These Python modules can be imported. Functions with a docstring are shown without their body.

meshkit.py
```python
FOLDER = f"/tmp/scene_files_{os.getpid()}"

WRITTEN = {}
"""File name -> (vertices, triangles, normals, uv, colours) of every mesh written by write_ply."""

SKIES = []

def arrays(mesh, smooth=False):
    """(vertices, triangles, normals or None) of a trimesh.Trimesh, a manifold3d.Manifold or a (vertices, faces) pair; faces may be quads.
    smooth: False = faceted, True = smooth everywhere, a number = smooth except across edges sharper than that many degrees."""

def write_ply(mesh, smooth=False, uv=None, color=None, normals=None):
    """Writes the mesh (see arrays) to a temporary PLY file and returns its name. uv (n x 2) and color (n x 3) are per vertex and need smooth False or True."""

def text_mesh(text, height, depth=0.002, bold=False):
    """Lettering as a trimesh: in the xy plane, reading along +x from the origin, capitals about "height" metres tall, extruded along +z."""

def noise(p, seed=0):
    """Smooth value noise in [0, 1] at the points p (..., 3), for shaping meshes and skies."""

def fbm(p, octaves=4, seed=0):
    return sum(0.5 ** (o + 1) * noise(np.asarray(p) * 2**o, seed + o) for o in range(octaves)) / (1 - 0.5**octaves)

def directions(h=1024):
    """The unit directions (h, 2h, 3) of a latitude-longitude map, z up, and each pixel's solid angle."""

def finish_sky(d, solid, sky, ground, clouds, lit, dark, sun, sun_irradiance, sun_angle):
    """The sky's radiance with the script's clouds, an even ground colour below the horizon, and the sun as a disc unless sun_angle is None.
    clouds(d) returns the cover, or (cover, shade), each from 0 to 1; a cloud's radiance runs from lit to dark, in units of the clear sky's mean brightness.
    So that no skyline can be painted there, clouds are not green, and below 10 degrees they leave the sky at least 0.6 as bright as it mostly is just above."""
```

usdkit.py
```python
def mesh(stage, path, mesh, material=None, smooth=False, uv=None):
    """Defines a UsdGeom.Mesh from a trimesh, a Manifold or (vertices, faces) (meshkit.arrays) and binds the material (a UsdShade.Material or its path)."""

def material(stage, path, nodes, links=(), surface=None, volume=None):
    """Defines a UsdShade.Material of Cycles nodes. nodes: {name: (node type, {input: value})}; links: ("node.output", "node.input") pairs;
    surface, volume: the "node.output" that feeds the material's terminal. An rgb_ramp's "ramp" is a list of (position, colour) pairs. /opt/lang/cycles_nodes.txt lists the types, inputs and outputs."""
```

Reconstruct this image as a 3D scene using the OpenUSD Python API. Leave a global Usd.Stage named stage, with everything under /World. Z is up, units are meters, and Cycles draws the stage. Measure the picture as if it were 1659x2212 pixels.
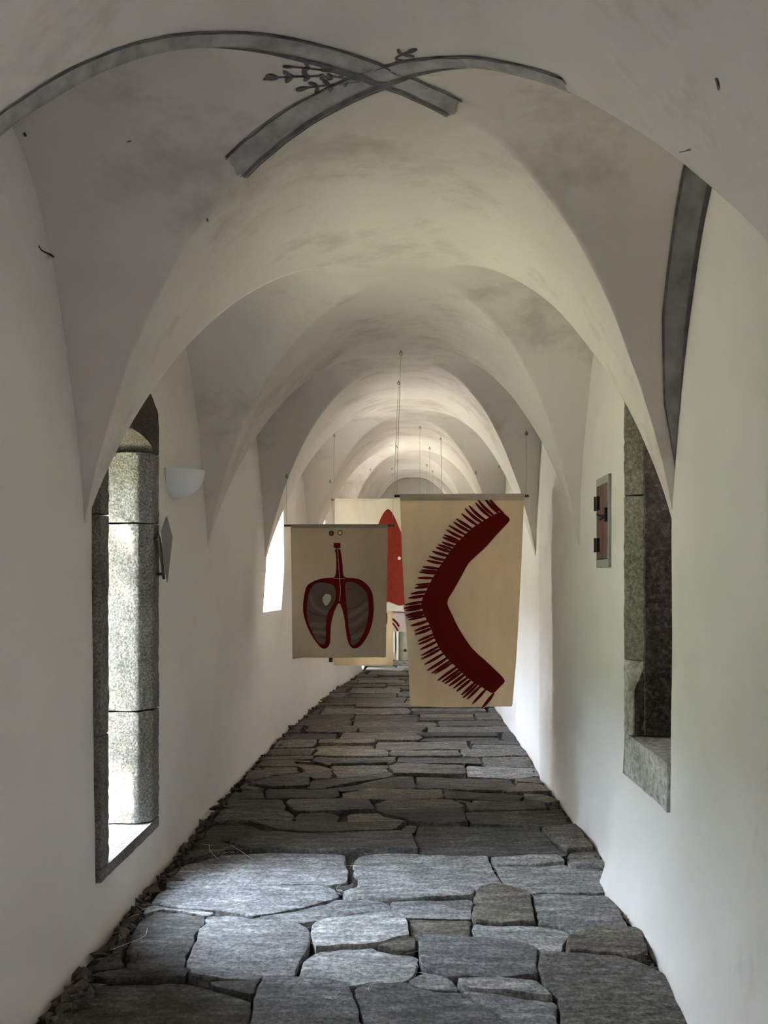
import math, random
import numpy as np, trimesh, usdkit
import manifold3d as m3
from meshkit import noise, fbm
from pxr import Usd, UsdGeom, UsdLux, UsdShade, Sdf, Gf, Vt
from shapely.geometry import Polygon, LineString, Point, MultiPolygon, box as sbox
from shapely.ops import unary_union
from scipy.spatial import Delaunay

random.seed(7)
RNG = np.random.default_rng(7)
stage = Usd.Stage.CreateInMemory()
UsdGeom.SetStageUpAxis(stage, 'Z')
UsdGeom.Xform.Define(stage, '/World')
UsdGeom.Scope.Define(stage, '/World/Looks')

# ------------------------------------------------------------------ camera
W_PX, H_PX, F_PX, VX, VY, EYE = 1659.0, 2212.0, 1750.0, 900.0, 1240.0, 1.55
cam = UsdGeom.Camera.Define(stage, '/World/camera')
MM = 36.0 / W_PX
cam.CreateHorizontalApertureAttr(36.0)
cam.CreateVerticalApertureAttr(36.0 * H_PX / W_PX)
cam.CreateFocalLengthAttr(F_PX * MM)
cam.CreateHorizontalApertureOffsetAttr((W_PX / 2 - VX) * MM)
cam.CreateVerticalApertureOffsetAttr((VY - H_PX / 2) * MM)
cam.CreateClippingRangeAttr(Gf.Vec2f(0.05, 500))
cam.AddTranslateOp().Set(Gf.Vec3d(0, 0, EYE))
cam.AddRotateXOp().Set(90.0)
cam.CreateExposureAttr(3.5)

# ------------------------------------------------------------------ daylight
sky = UsdLux.DomeLight.Define(stage, '/World/sky')
sky.CreateIntensityAttr(2.4)
sky.CreateColorAttr(Gf.Vec3f(0.66, 0.80, 1.0))
sun = UsdLux.DistantLight.Define(stage, '/World/sun')
sun.CreateIntensityAttr(4600.0)
sun.CreateAngleAttr(1.2)
sun.CreateColorAttr(Gf.Vec3f(1.0, 0.94, 0.82))


def aim(prim, direction):
    """turn a light that shines along -Z to shine along direction"""
    d = np.array(direction, float); d /= np.linalg.norm(d)
    z = -d; x = np.cross([0, 0, 1.0], z); x /= np.linalg.norm(x); y = np.cross(z, x)
    m = Gf.Matrix4d(*[float(v) for v in (*x, 0, *y, 0, *z, 0, 0, 0, 0, 1)])
    UsdGeom.Xformable(prim).AddTransformOp().Set(m)


aim(sun, (0.62, 0.70, -0.62))

# ------------------------------------------------------------------ helpers
USED = {}


def numbered(path):
    n = USED.get(path, -1) + 1
    USED[path] = n
    return path if n == 0 else '%s_%03d' % (path, n)


def say(prim, label=None, cat=None, group=None, kind=None):
    p = prim.GetPrim() if hasattr(prim, 'GetPrim') else prim
    for k, v in (('label', label), ('category', cat), ('group', group), ('kind', kind)):
        if v:
            p.SetCustomDataByKey(k, v)
    return p


def thing(name, label, cat, group=None, kind=None, loc=None):
    x = UsdGeom.Xform.Define(stage, numbered('/World/' + name))
    if loc is not None:
        x.AddTranslateOp().Set(Gf.Vec3d(*[float(v) for v in loc]))
    say(x, label, cat, group, kind)
    x.GetPrim().SetCustomDataByKey('label', label)
    return str(x.GetPath())


def put(name, mesh, mat, parent='/World', smooth=False, label=None, cat=None, group=None, kind=None, loc=None):
    """one Mesh prim; world coordinates minus the parent's origin loc"""
    if loc is not None:
        v, f, n = __import__('meshkit').arrays(mesh, False)
        mesh = trimesh.Trimesh(v - np.asarray(loc, float), f, process=False)
    m = usdkit.mesh(stage, numbered(parent + '/' + name), mesh, mat, smooth=smooth)
    say(m, label, cat, group, kind)
    return str(m.GetPath())


def cat_(*ms):
    return trimesh.util.concatenate(list(ms))


def bx(x0, x1, y0, y1, z0, z1):
    b = trimesh.creation.box([x1 - x0, y1 - y0, z1 - z0])
    b.apply_translation([(x0 + x1) / 2, (y0 + y1) / 2, (z0 + z1) / 2])
    return b


def tube(pts, r, n=8, closed_ends=True):
    pts = np.asarray(pts, float)
    r = np.broadcast_to(np.asarray(r, float), (len(pts),))
    t = np.gradient(pts, axis=0); t /= np.linalg.norm(t, axis=1, keepdims=True) + 1e-12
    up = np.array([0.0, 0, 1]) if abs(t[0][2]) < 0.9 else np.array([1.0, 0, 0])
    rings = []
    for p, d, rr in zip(pts, t, r):
        a = np.cross(d, up); a /= np.linalg.norm(a) + 1e-12
        b = np.cross(d, a)
        ang = np.linspace(0, 2 * np.pi, n, endpoint=False)
        rings.append(p + rr * (np.cos(ang)[:, None] * a + np.sin(ang)[:, None] * b))
    v = np.vstack(rings); f = []
    for i in range(len(pts) - 1):
        for k in range(n):
            a, b = i * n + k, i * n + (k + 1) % n
            f += [[a, b, b + n], [a, b + n, a + n]]
    if closed_ends:
        v = np.vstack([v, pts[:1], pts[-1:]]); c0, c1 = len(v) - 2, len(v) - 1
        for k in range(n):
            f += [[c0, (k + 1) % n, k], [c1, (len(pts) - 1) * n + k, (len(pts) - 1) * n + (k + 1) % n]]
    m = trimesh.Trimesh(v, np.array(f), process=False)
    if m.volume < 0:
        m.invert()
    return m


def lerp(x, xs, ys):
    return np.interp(x, xs, ys)


def section(pts):
    p = np.asarray(pts, float)
    x, y = p[:, 0], p[:, 1]
    ccw = np.sum(x * np.roll(y, -1) - np.roll(x, -1) * y) > 0
    return m3.CrossSection([p if ccw else p[::-1]])


def resample(pts, step, closed=True):
    p = np.asarray(pts, float)
    if closed:
        p = np.vstack([p, p[:1]])
    seg = np.linalg.norm(np.diff(p, axis=0), axis=1)
    s = np.r_[0, np.cumsum(seg)]
    n = max(6, int(round(s[-1] / step)))
    t = np.linspace(0, s[-1], n + 1)
    if closed:
        t = t[:-1]
    return np.stack([np.interp(t, s, p[:, k]) for k in range(p.shape[1])], 1)


def chaikin(pts, it=2, closed=True):
    p = np.asarray(pts, float)
    for _ in range(it):
        if closed:
            q = np.roll(p, -1, axis=0)
            p = np.stack([0.75 * p + 0.25 * q, 0.25 * p + 0.75 * q], 1).reshape(-1, p.shape[1])
        else:
            a, b = p[:-1], p[1:]
            mid = np.stack([0.75 * a + 0.25 * b, 0.25 * a + 0.75 * b], 1).reshape(-1, p.shape[1])
            p = np.vstack([p[:1], mid, p[-1:]])
    return p


def fill2d(boundary, step):
    """triangles of a 2-D polygon with inner points; boundary vertices come first"""
    poly = Polygon(boundary)
    x0, y0, x1, y1 = poly.bounds
    xs, ys = np.arange(x0, x1, step), np.arange(y0, y1, step)
    inner = poly.buffer(-0.45 * step)
    pts = []
    if not inner.is_empty and len(xs) and len(ys):
        import shapely
        gx, gy = np.meshgrid(xs, ys)
        gx = gx + (np.arange(gx.shape[0]) % 2)[:, None] * step * 0.5
        ok = shapely.contains_xy(inner, gx.ravel(), gy.ravel())
        pts = np.stack([gx.ravel(), gy.ravel()], 1)[ok]
    allp = np.vstack([boundary, pts]) if len(pts) else np.asarray(boundary, float)
    tri = Delaunay(allp).simplices
    import shapely
    c = allp[tri].mean(1)
    tri = tri[shapely.contains_xy(poly, c[:, 0], c[:, 1])]
    a, b, c = allp[tri[:, 0]], allp[tri[:, 1]], allp[tri[:, 2]]
    area = (b[:, 0] - a[:, 0]) * (c[:, 1] - a[:, 1]) - (b[:, 1] - a[:, 1]) * (c[:, 0] - a[:, 0])
    tri = np.where((area < 0)[:, None], tri[:, ::-1], tri)[np.abs(area) > 1e-12]
    return allp, tri


# ------------------------------------------------------------------ materials
def mat(name, nodes, links, surface='p.BSDF'):
    return usdkit.material(stage, '/World/Looks/' + name, nodes, links, surface=surface)


def plaster(name, light, dark, stain, bump=0.25, stain_at=0.62):
    return mat(name, {
        'g': ('geometry', {}),
        'n1': ('noise_texture', {'scale': 0.9, 'detail': 3.0, 'roughness': 0.6}),
        'r1': ('rgb_ramp', {'ramp': [(0.30, dark), (0.62, light)]}),
        'm2': ('mapping', {'scale': (1.0, 1.6, 1.0), 'rotation': (0.5, 0.3, 0.4)}),
        'n2': ('noise_texture', {'scale': 1.2, 'detail': 5.0, 'roughness': 0.72}),
        'r2': ('rgb_ramp', {'ramp': [(stain_at, (0, 0, 0)), (stain_at + 0.16, (0.55, 0.55, 0.55))]}),
        'mx': ('mix_color', {'blend_type': 'mix', 'b': stain}),
        'n3': ('noise_texture', {'scale': 26.0, 'detail': 2.0, 'roughness': 0.65}),
        'n4': ('noise_texture', {'scale': 5.0, 'detail': 2.0, 'roughness': 0.55}),
        'ad': ('math', {'math_type': 'multiply_add', 'value2': 0.25}),
        'b': ('bump', {'strength': bump, 'distance': 0.02}),
        'p': ('diffuse_bsdf', {}),
    }, [('g.position', 'n1.vector'), ('n1.fac', 'r1.fac'), ('g.position', 'm2.vector'), ('m2.vector', 'n2.vector'),
        ('n2.fac', 'r2.fac'), ('r2.color', 'mx.fac'), ('r1.color', 'mx.a'), ('mx.result', 'p.color'),
        ('g.position', 'n3.vector'), ('g.position', 'n4.vector'), ('n3.fac', 'ad.value1'), ('n4.fac', 'ad.value3'),
        ('ad.value', 'b.height'), ('b.normal', 'p.normal')])


def granite(name, dark, mid, light, scale=95.0, bump=0.6, rough=0.85):
    return mat(name, {
        'g': ('geometry', {}),
        'n1': ('noise_texture', {'scale': scale, 'detail': 6.0, 'roughness': 0.7}),
        'r1': ('rgb_ramp', {'ramp': [(0.34, dark), (0.5, mid), (0.66, light)]}),
        'n2': ('noise_texture', {'scale': 3.0, 'detail': 5.0, 'roughness': 0.6}),
        'r2': ('rgb_ramp', {'ramp': [(0.35, (0.62, 0.60, 0.56)), (0.65, (1, 1, 1))]}),
        'mx': ('mix_color', {'blend_type': 'multiply', 'fac': 1.0}),
        'v': ('voronoi_texture', {'scale': scale * 0.9}),
        'ad': ('math', {'math_type': 'multiply_add', 'value2': 0.5}),
        'b': ('bump', {'strength': bump, 'distance': 0.012}),
        'p': ('principled_bsdf', {'roughness': rough, 'specular_ior_level': 0.25}),
    }, [('g.position', 'n1.vector'), ('n1.fac', 'r1.fac'), ('g.position', 'n2.vector'), ('n2.fac', 'r2.fac'),
        ('r1.color', 'mx.a'), ('r2.color', 'mx.b'), ('mx.result', 'p.base_color'), ('g.position', 'v.vector'),
        ('v.distance', 'ad.value1'), ('n1.fac', 'ad.value3'), ('ad.value', 'b.height'), ('b.normal', 'p.normal')])


def schist(name, dark, mid, light, stretch=(2.2, 9.0, 9.0), bump=0.6, rough=0.75, spec=0.25):
    return mat(name, {
        'g': ('geometry', {}), 'oi': ('object_info', {}),
        'mp': ('mapping', {'scale': stretch, 'rotation': (0, 0, 0.06)}),
        'n1': ('noise_texture', {'scale': 2.4, 'detail': 5.0, 'roughness': 0.68}),
        'r1': ('rgb_ramp', {'ramp': [(0.30, dark), (0.5, mid), (0.70, light)]}),
        'n2': ('noise_texture', {'scale': 55.0, 'detail': 2.0, 'roughness': 0.75}),
        'r2': ('rgb_ramp', {'ramp': [(0.32, (0.5, 0.5, 0.5)), (0.5, (0.95, 0.95, 0.95)), (0.68, (1.5, 1.5, 1.5))]}),
        'mx': ('mix_color', {'blend_type': 'multiply', 'fac': 1.0, 'use_clamp_result': False}),
        'mr': ('map_range', {'from_min': 0.0, 'from_max': 1.0, 'to_min': 0.68, 'to_max': 1.25}),
        'cc': ('combine_color', {}),
        'mx2': ('mix_color', {'blend_type': 'multiply', 'fac': 1.0, 'use_clamp_result': False}),
        'ad': ('math', {'math_type': 'multiply_add', 'value2': 0.35}),
        'b': ('bump', {'strength': bump, 'distance': 0.014}),
        'p': ('principled_bsdf', {'roughness': rough, 'specular_ior_level': spec}),
    }, [('g.position', 'mp.vector'), ('mp.vector', 'n1.vector'), ('n1.fac', 'r1.fac'), ('g.position', 'n2.vector'),
        ('n2.fac', 'r2.fac'), ('r1.color', 'mx.a'), ('r2.color', 'mx.b'), ('oi.random', 'mr.value'),
        ('mr.result', 'cc.r'), ('mr.result', 'cc.g'), ('mr.result', 'cc.b'), ('mx.result', 'mx2.a'), ('cc.color', 'mx2.b'),
        ('mx2.result', 'p.base_color'), ('n2.fac', 'ad.value1'), ('n1.fac', 'ad.value3'), ('ad.value', 'b.height'),
        ('b.normal', 'p.normal')])


def plain(name, col, rough=0.6, metallic=0.0, vary=0.12, scale=8.0, bump=0.0, bscale=60.0, spec=0.4):
    lo = tuple(c * (1 - vary) for c in col); hi = tuple(min(1, c * (1 + vary)) for c in col)
    nodes = {'g': ('geometry', {}), 'n': ('noise_texture', {'scale': scale, 'detail': 5.0, 'roughness': 0.6}),
             'r': ('rgb_ramp', {'ramp': [(0.3, lo), (0.7, hi)]}),
             'p': ('principled_bsdf', {'roughness': rough, 'metallic': metallic, 'specular_ior_level': spec})}
    links = [('g.position', 'n.vector'), ('n.fac', 'r.fac'), ('r.color', 'p.base_color')]
    if bump:
        nodes['n2'] = ('noise_texture', {'scale': bscale, 'detail': 4.0}); nodes['b'] = ('bump', {'strength': bump, 'distance': 0.01})
        links += [('g.position', 'n2.vector'), ('n2.fac', 'b.height'), ('b.normal', 'p.normal')]
    return mat(name, nodes, links)


def fabric(name, col, transl=0.25, weave=900.0, vary=0.06):
    lo = tuple(c * (1 - vary) for c in col); hi = tuple(min(1, c * (1 + vary)) for c in col)
    return mat(name, {
        'g': ('geometry', {}), 'mp': ('mapping', {'scale': (1.0, 1.0, 0.35)}),
        'n': ('noise_texture', {'scale': 7.0, 'detail': 3.0, 'roughness': 0.65}),
        'r': ('rgb_ramp', {'ramp': [(0.3, lo), (0.7, hi)]}),
        'n2': ('noise_texture', {'scale': weave, 'detail': 2.0}),
        'b': ('bump', {'strength': 0.25, 'distance': 0.002}),
        'p': ('principled_bsdf', {'roughness': 0.95, 'specular_ior_level': 0.1}),
        't': ('translucent_bsdf', {}), 'mx': ('mix_closure', {'fac': transl}),
    }, [('g.position', 'mp.vector'), ('mp.vector', 'n.vector'), ('n.fac', 'r.fac'), ('r.color', 'p.base_color'),
        ('r.color', 't.color'), ('g.position', 'n2.vector'), ('n2.fac', 'b.height'), ('b.normal', 'p.normal'),
        ('p.BSDF', 'mx.closure1'), ('t.BSDF', 'mx.closure2')], surface='mx.closure')


M = {}
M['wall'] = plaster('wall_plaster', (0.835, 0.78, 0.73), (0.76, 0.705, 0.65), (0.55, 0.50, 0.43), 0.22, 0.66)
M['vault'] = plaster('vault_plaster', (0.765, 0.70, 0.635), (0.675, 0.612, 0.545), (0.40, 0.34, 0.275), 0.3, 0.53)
M['frame'] = granite('window_granite', (0.10, 0.092, 0.08), (0.24, 0.225, 0.205), (0.44, 0.425, 0.40))
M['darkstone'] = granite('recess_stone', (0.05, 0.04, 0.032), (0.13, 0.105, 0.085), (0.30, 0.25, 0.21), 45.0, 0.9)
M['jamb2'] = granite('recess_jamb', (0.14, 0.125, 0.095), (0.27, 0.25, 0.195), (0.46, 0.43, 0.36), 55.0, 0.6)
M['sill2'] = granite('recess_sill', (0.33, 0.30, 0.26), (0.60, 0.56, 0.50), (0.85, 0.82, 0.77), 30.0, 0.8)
M['s_grey_lit'] = schist('schist_grey_lit', (0.125, 0.12, 0.113), (0.24, 0.231, 0.217), (0.43, 0.415, 0.39))  # lightened: the bright floor patch by the window is put into this colour
M['s_blue_lit'] = schist('schist_blue_lit', (0.085, 0.082, 0.079), (0.168, 0.162, 0.157), (0.32, 0.31, 0.30))  # also lightened to paint the window-lit patch into the slabs
M['s_tan'] = schist('schist_tan', (0.06, 0.05, 0.04), (0.125, 0.108, 0.087), (0.22, 0.195, 0.16))
M['s_dark'] = schist('schist_dark', (0.03, 0.027, 0.023), (0.066, 0.061, 0.053), (0.125, 0.117, 0.105))
M['s_rough'] = schist('schist_rough', (0.055, 0.05, 0.044), (0.115, 0.106, 0.094), (0.21, 0.195, 0.175), (5, 12, 12), 0.95)
M['dirt'] = plain('joint_dirt', (0.045, 0.036, 0.027), 0.95, vary=0.45, scale=22, bump=0.9, bscale=90)
M['rubble'] = plain('rubble_stone', (0.10, 0.082, 0.065), 0.9, vary=0.5, scale=16, bump=0.6)
M['straw'] = plain('straw', (0.62, 0.56, 0.44), 0.8)
M['paint'] = plain('rib_paint', (0.37, 0.348, 0.328), 0.9, vary=0.32, scale=13)
M['paint_band'] = plain('band_paint', (0.255, 0.24, 0.222), 0.9, vary=0.35, scale=10)
M['paint_dark'] = plain('rib_paint_dark', (0.13, 0.127, 0.127), 0.9, vary=0.4, scale=22)
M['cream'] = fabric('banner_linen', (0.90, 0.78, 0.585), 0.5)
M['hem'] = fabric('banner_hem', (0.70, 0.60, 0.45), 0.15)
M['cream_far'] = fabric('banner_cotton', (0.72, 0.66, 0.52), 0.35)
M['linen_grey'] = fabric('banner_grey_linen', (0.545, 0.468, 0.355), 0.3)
M['hem_grey'] = fabric('banner_grey_hem', (0.40, 0.355, 0.28), 0.1)
M['maroon'] = fabric('felt_maroon', (0.15, 0.011, 0.008), 0.05)
M['wine'] = fabric('felt_wine', (0.17, 0.010, 0.009), 0.05)
M['red'] = fabric('cloth_red', (0.21, 0.026, 0.013), 0.12)
M['red_dark'] = fabric('thread_red', (0.17, 0.014, 0.01), 0.1)
M['mauve'] = fabric('organza_mauve', (0.19, 0.135, 0.115), 0.1)
M['mauve_l'] = fabric('organza_mauve_light', (0.255, 0.20, 0.172), 0.1)
M['pale_pink'] = fabric('thread_pink', (0.90, 0.70, 0.60), 0.3)
M['pale'] = fabric('cotton_pale', (0.85, 0.86, 0.74), 0.3)
M['white_cloth'] = fabric('cotton_white', (0.80, 0.74, 0.72), 0.35)
M['rod'] = plain('rod_wood', (0.07, 0.055, 0.04), 0.6)
M['cord'] = plain('cord', (0.50, 0.47, 0.40), 0.8)
M['iron'] = plain('wrought_iron', (0.022, 0.019, 0.016), 0.6, metallic=0.6)
M['hook'] = plain('hook_iron', (0.10, 0.09, 0.08), 0.6, metallic=0.5)
M['sconce'] = fabric('opal_glass', (0.95, 0.95, 0.955), 0.12, 60, 0.01)
M['black'] = plain('black_metal', (0.012, 0.012, 0.012), 0.5)
M['plate'] = plain('grey_plate', (0.21, 0.205, 0.195), 0.55, vary=0.05)
M['redwood'] = mat('red_wood', {
    'g': ('geometry', {}), 'mp': ('mapping', {'scale': (30, 30, 2.0)}),
    'n': ('noise_texture', {'scale': 2.0, 'detail': 7.0, 'roughness': 0.65}),
    'r': ('rgb_ramp', {'ramp': [(0.3, (0.10, 0.042, 0.030)), (0.7, (0.24, 0.118, 0.092))]}),
    'b': ('bump', {'strength': 0.4, 'distance': 0.004}),
    'p': ('principled_bsdf', {'roughness': 0.7})},
    [('g.position', 'mp.vector'), ('mp.vector', 'n.vector'), ('n.fac', 'r.fac'), ('r.color', 'p.base_color'),
     ('n.fac', 'b.height'), ('b.normal', 'p.normal')])
M['limewash'] = plain('grey_limewash', (0.40, 0.385, 0.36), 0.9, vary=0.1, bump=0.3)
M['door_green'] = plain('door_green', (0.42, 0.44, 0.36), 0.6, vary=0.06)
M['grass'] = plain('meadow_grass', (0.385, 0.335, 0.205), 0.9, vary=0.25, scale=3)
M['bank'] = plain('bank_green', (0.045, 0.06, 0.022), 0.95, vary=0.5, scale=1.2)
M['bark'] = plain('bark', (0.09, 0.065, 0.045), 0.9, vary=0.3, bump=0.5)
M['leaf'] = fabric('leaf', (0.09, 0.15, 0.03), 0.35, 50, 0.3)
M['lime_white'] = plain('white_lime', (0.88, 0.87, 0.83), 0.9, vary=0.02)

# ------------------------------------------------------------------ shape of the passage
# springers (where the vault comes down on the walls): distance, left x, right x, heights above the floor
SPR = np.array([
    (-3.10, -1.40, 1.08, 1.68, 1.68), (-1.50, -1.40, 1.08, 1.68, 1.68), (0.12, -1.40, 1.08, 1.68, 1.68),
    (1.75, -1.40, 1.07, 1.68, 1.70), (3.37, -1.377, 1.06, 1.665, 1.685), (5.00, -1.28, 1.00, 1.66, 1.60),
    (6.68, -1.25, 0.985, 1.535, 1.535), (9.05, -1.20, 0.95, 1.50, 1.50), (11.3, -1.08, 0.92, 1.50, 1.50),
    (13.2, -0.95, 0.90, 1.52, 1.52), (15.2, -0.95, 0.90, 1.52, 1.52)])
CRS = np.array([(-2.30, -.15, 3.10), (-.70, -.15, 3.10), (0.94, -.15, 3.10), (2.56, -.11, 3.122), (4.18, -.02, 3.095),
                (5.81, -.03, 3.10), (7.86, -.09, 3.10), (10.27, -.13, 3.10), (12.3, -.11, 3.10), (14.2, -.07, 3.24)])
ND = SPR.shape[0]
_YS = np.empty(2 * ND - 1); _YS[0::2] = SPR[:, 0]; _YS[1::2] = CRS[:, 0]
_XC = np.empty(2 * ND - 1); _XC[1::2] = CRS[:, 1]
_XC[0::2] = np.interp(SPR[:, 0], CRS[:, 0], CRS[:, 1])
_AP = np.empty(2 * ND - 1); _AP[1::2] = CRS[:, 2]
_AP[0::2] = np.interp(SPR[:, 0], CRS[:, 0], CRS[:, 2])


def G(t, k=0):
    t = np.clip(t, 0, 1)
    return (1 - t ** 2) ** 0.78 - .11 * t * (1 - t) if k else (1 - t ** 2.5) ** 0.8


def vault_xyz(bay, side, half, u, v):
    """bay i, side -1/+1, half 0 near 1 far; u across, v along (0 at the crossing, 1 at the springing)"""
    s = SPR[bay + half]; yc, xc, ap = CRS[bay]
    y = yc + (s[0] - yc) * v
    xm = np.interp(y, _YS, _XC); a = np.interp(y, _YS, _AP)
    xw = np.interp(y, SPR[:, 0], SPR[:, 1 if side < 0 else 2]) + side * 0.02
    x = xm + (xw - xm) * u
    zs = s[3 if side < 0 else 4]
    k = 1 if (side > 0 and ((bay == 3 and half == 0) or (bay == 2 and half == 1))) else 0
    z = zs + (a - zs) * G(np.minimum(u, v), k)
    p = np.stack([x, y, z], -1)
    w = 0.022 * (fbm(p * 1.1, 3, 3) - 0.5) + 0.006 * (fbm(p * 5.0, 3, 5) - 0.5)
    p[..., 2] += w
    p[..., 0] += 0.8 * w
    return p


def ceil_uv(x, y):
    bay = int(np.clip(np.searchsorted(SPR[:, 0], y) - 1, 0, ND - 2))
    half = 1 if y > CRS[bay, 0] else 0
    v = abs(y - CRS[bay, 0]) / abs(SPR[bay + half, 0] - CRS[bay, 0])
    xm = float(np.interp(y, _YS, _XC)); side = -1 if x < xm else 1
    xw = float(np.interp(y, SPR[:, 0], SPR[:, 1 if side < 0 else 2])) + side * 0.02
    return bay, side, half, min(1.0, abs(x - xm) / abs(xw - xm)), min(1.0, v)


def ceil_z(x, y):
    b, s, h, u, v = ceil_uv(x, y)
    return float(vault_xyz(b, s, h, np.array([u]), np.array([v]))[0, 2])


def ray(px, py, d):
    return np.array([(px - VX) * d / F_PX, d, EYE + (VY - py) * d / F_PX])


def ceil_smooth(x, y):
    b, sd, h, u, v = ceil_uv(x, y)
    sp = SPR[b + h]; zs = sp[3 if sd < 0 else 4]
    k = 1 if (sd > 0 and ((b == 3 and h == 0) or (b == 2 and h == 1))) else 0
    return zs + (float(np.interp(y, _YS, _AP)) - zs) * float(G(min(u, v), k))


def ray_ceiling(px, py, d0=1.0, d1=13.0):
    last = d0
    for d in np.arange(d0, d1, 0.06):
        p = ray(px, py, d)
        if p[2] > ceil_smooth(p[0], d):
            lo, hi = last - .05, d + .05
            for _ in range(12):
                m = (lo + hi) / 2; q = ray(px, py, m)
                lo, hi = (lo, m) if q[2] > ceil_z(q[0], m) else (m, hi)
            return ray(px, py, lo)
        last = d
    return None


def floor_pt(px, py):
    d = F_PX * EYE / (py - VY)
    return ((px - VX) * d / F_PX, d)


L_UP = ([-4, 1.75, 3.37, 4.3, 5.0, 6.4, 6.68, 9.05, 10.5, 11.3, 13.0, 13.2, 15], [-1.40, -1.40, -1.377, -1.35, -1.285, -1.265, -1.25, -1.20, -1.16, -1.08, -.93, -.95, -.95])
L_LO = ([-4, 2, 2.86, 3.4, 4.0, 4.6, 5.65, 6.95, 7.75, 8.6, 10.4, 12, 13.1, 15], [-1.40, -1.40, -1.375, -1.36, -1.365, -1.37, -1.385, -1.35, -1.33, -1.28, -1.19, -1.02, -.90, -.90])
R_UP = ([-4, 1.75, 3.37, 4.2, 5.0, 5.7, 6.0, 6.22, 6.26, 6.45, 6.68, 9.05, 11.3, 13.2, 15], [1.08, 1.07, 1.06, 1.035, 1.00, .99, .975, .935, .945, .975, .985, .95, .92, .90, .90])
R_TOP = ([-4, 1.75, 3.37, 4.2, 5.0, 6.68, 9.05, 11.3, 13.2, 15], [1.08, 1.07, 1.06, 1.035, 1.00, .985, .95, .92, .90, .90])
R_LO = ([-4, 1, 2.2, 2.5, 2.79, 3.3, 3.7, 3.95, 4.08, 4.3, 4.6, 4.84, 4.97, 5.3, 5.7, 6.0, 6.2, 6.3, 6.6, 8.5, 10.4, 15], [1.0, .95, .92, .91, .925, .975, .965, .915, .92, 1.01, 1.03, 1.02, .985, .995, .99, .97, .945, .955, .965, .92, .90, .86])


def wall_x(side, d, z):
    d = np.asarray(d, float); z = np.asarray(z, float)
    if side < 0:
        t = np.clip(z / 1.6, 0, 1)
        x = lerp(d, *L_LO) * (1 - t) + lerp(d, *L_UP) * t
        x = x + 0.02 * np.exp(-z / 0.06)
    else:
        t = np.clip(1 - np.exp(-z / 0.28), 0, 1)
        k = np.clip((z - 1.95) / 0.3, 0, 1)
        up = lerp(d, *R_UP) * (1 - k) + lerp(d, *R_TOP) * k
        x = lerp(d, *R_LO) * (1 - t) + up * t
    p = np.stack([np.full(np.shape(d + z), 3.0 * side), d + 0 * z, z + 0 * d], -1)
    return x + 0.020 * (fbm(p * np.array([1, 1.0, .7]), 3, 11) - 0.5) + 0.007 * (fbm(p * np.array([1, 7.0, 2.5]), 3, 12) - 0.5)


def on_wall(side, px, py):
    d = 4.0
    for _ in range(40):
        z = EYE + (VY - py) * d / F_PX
        d = float(F_PX * wall_x(side, np.array(d), np.array(z)) / (px - VX))
    return np.array([(px - VX) * d / F_PX, d, EYE + (VY - py) * d / F_PX])


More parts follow.
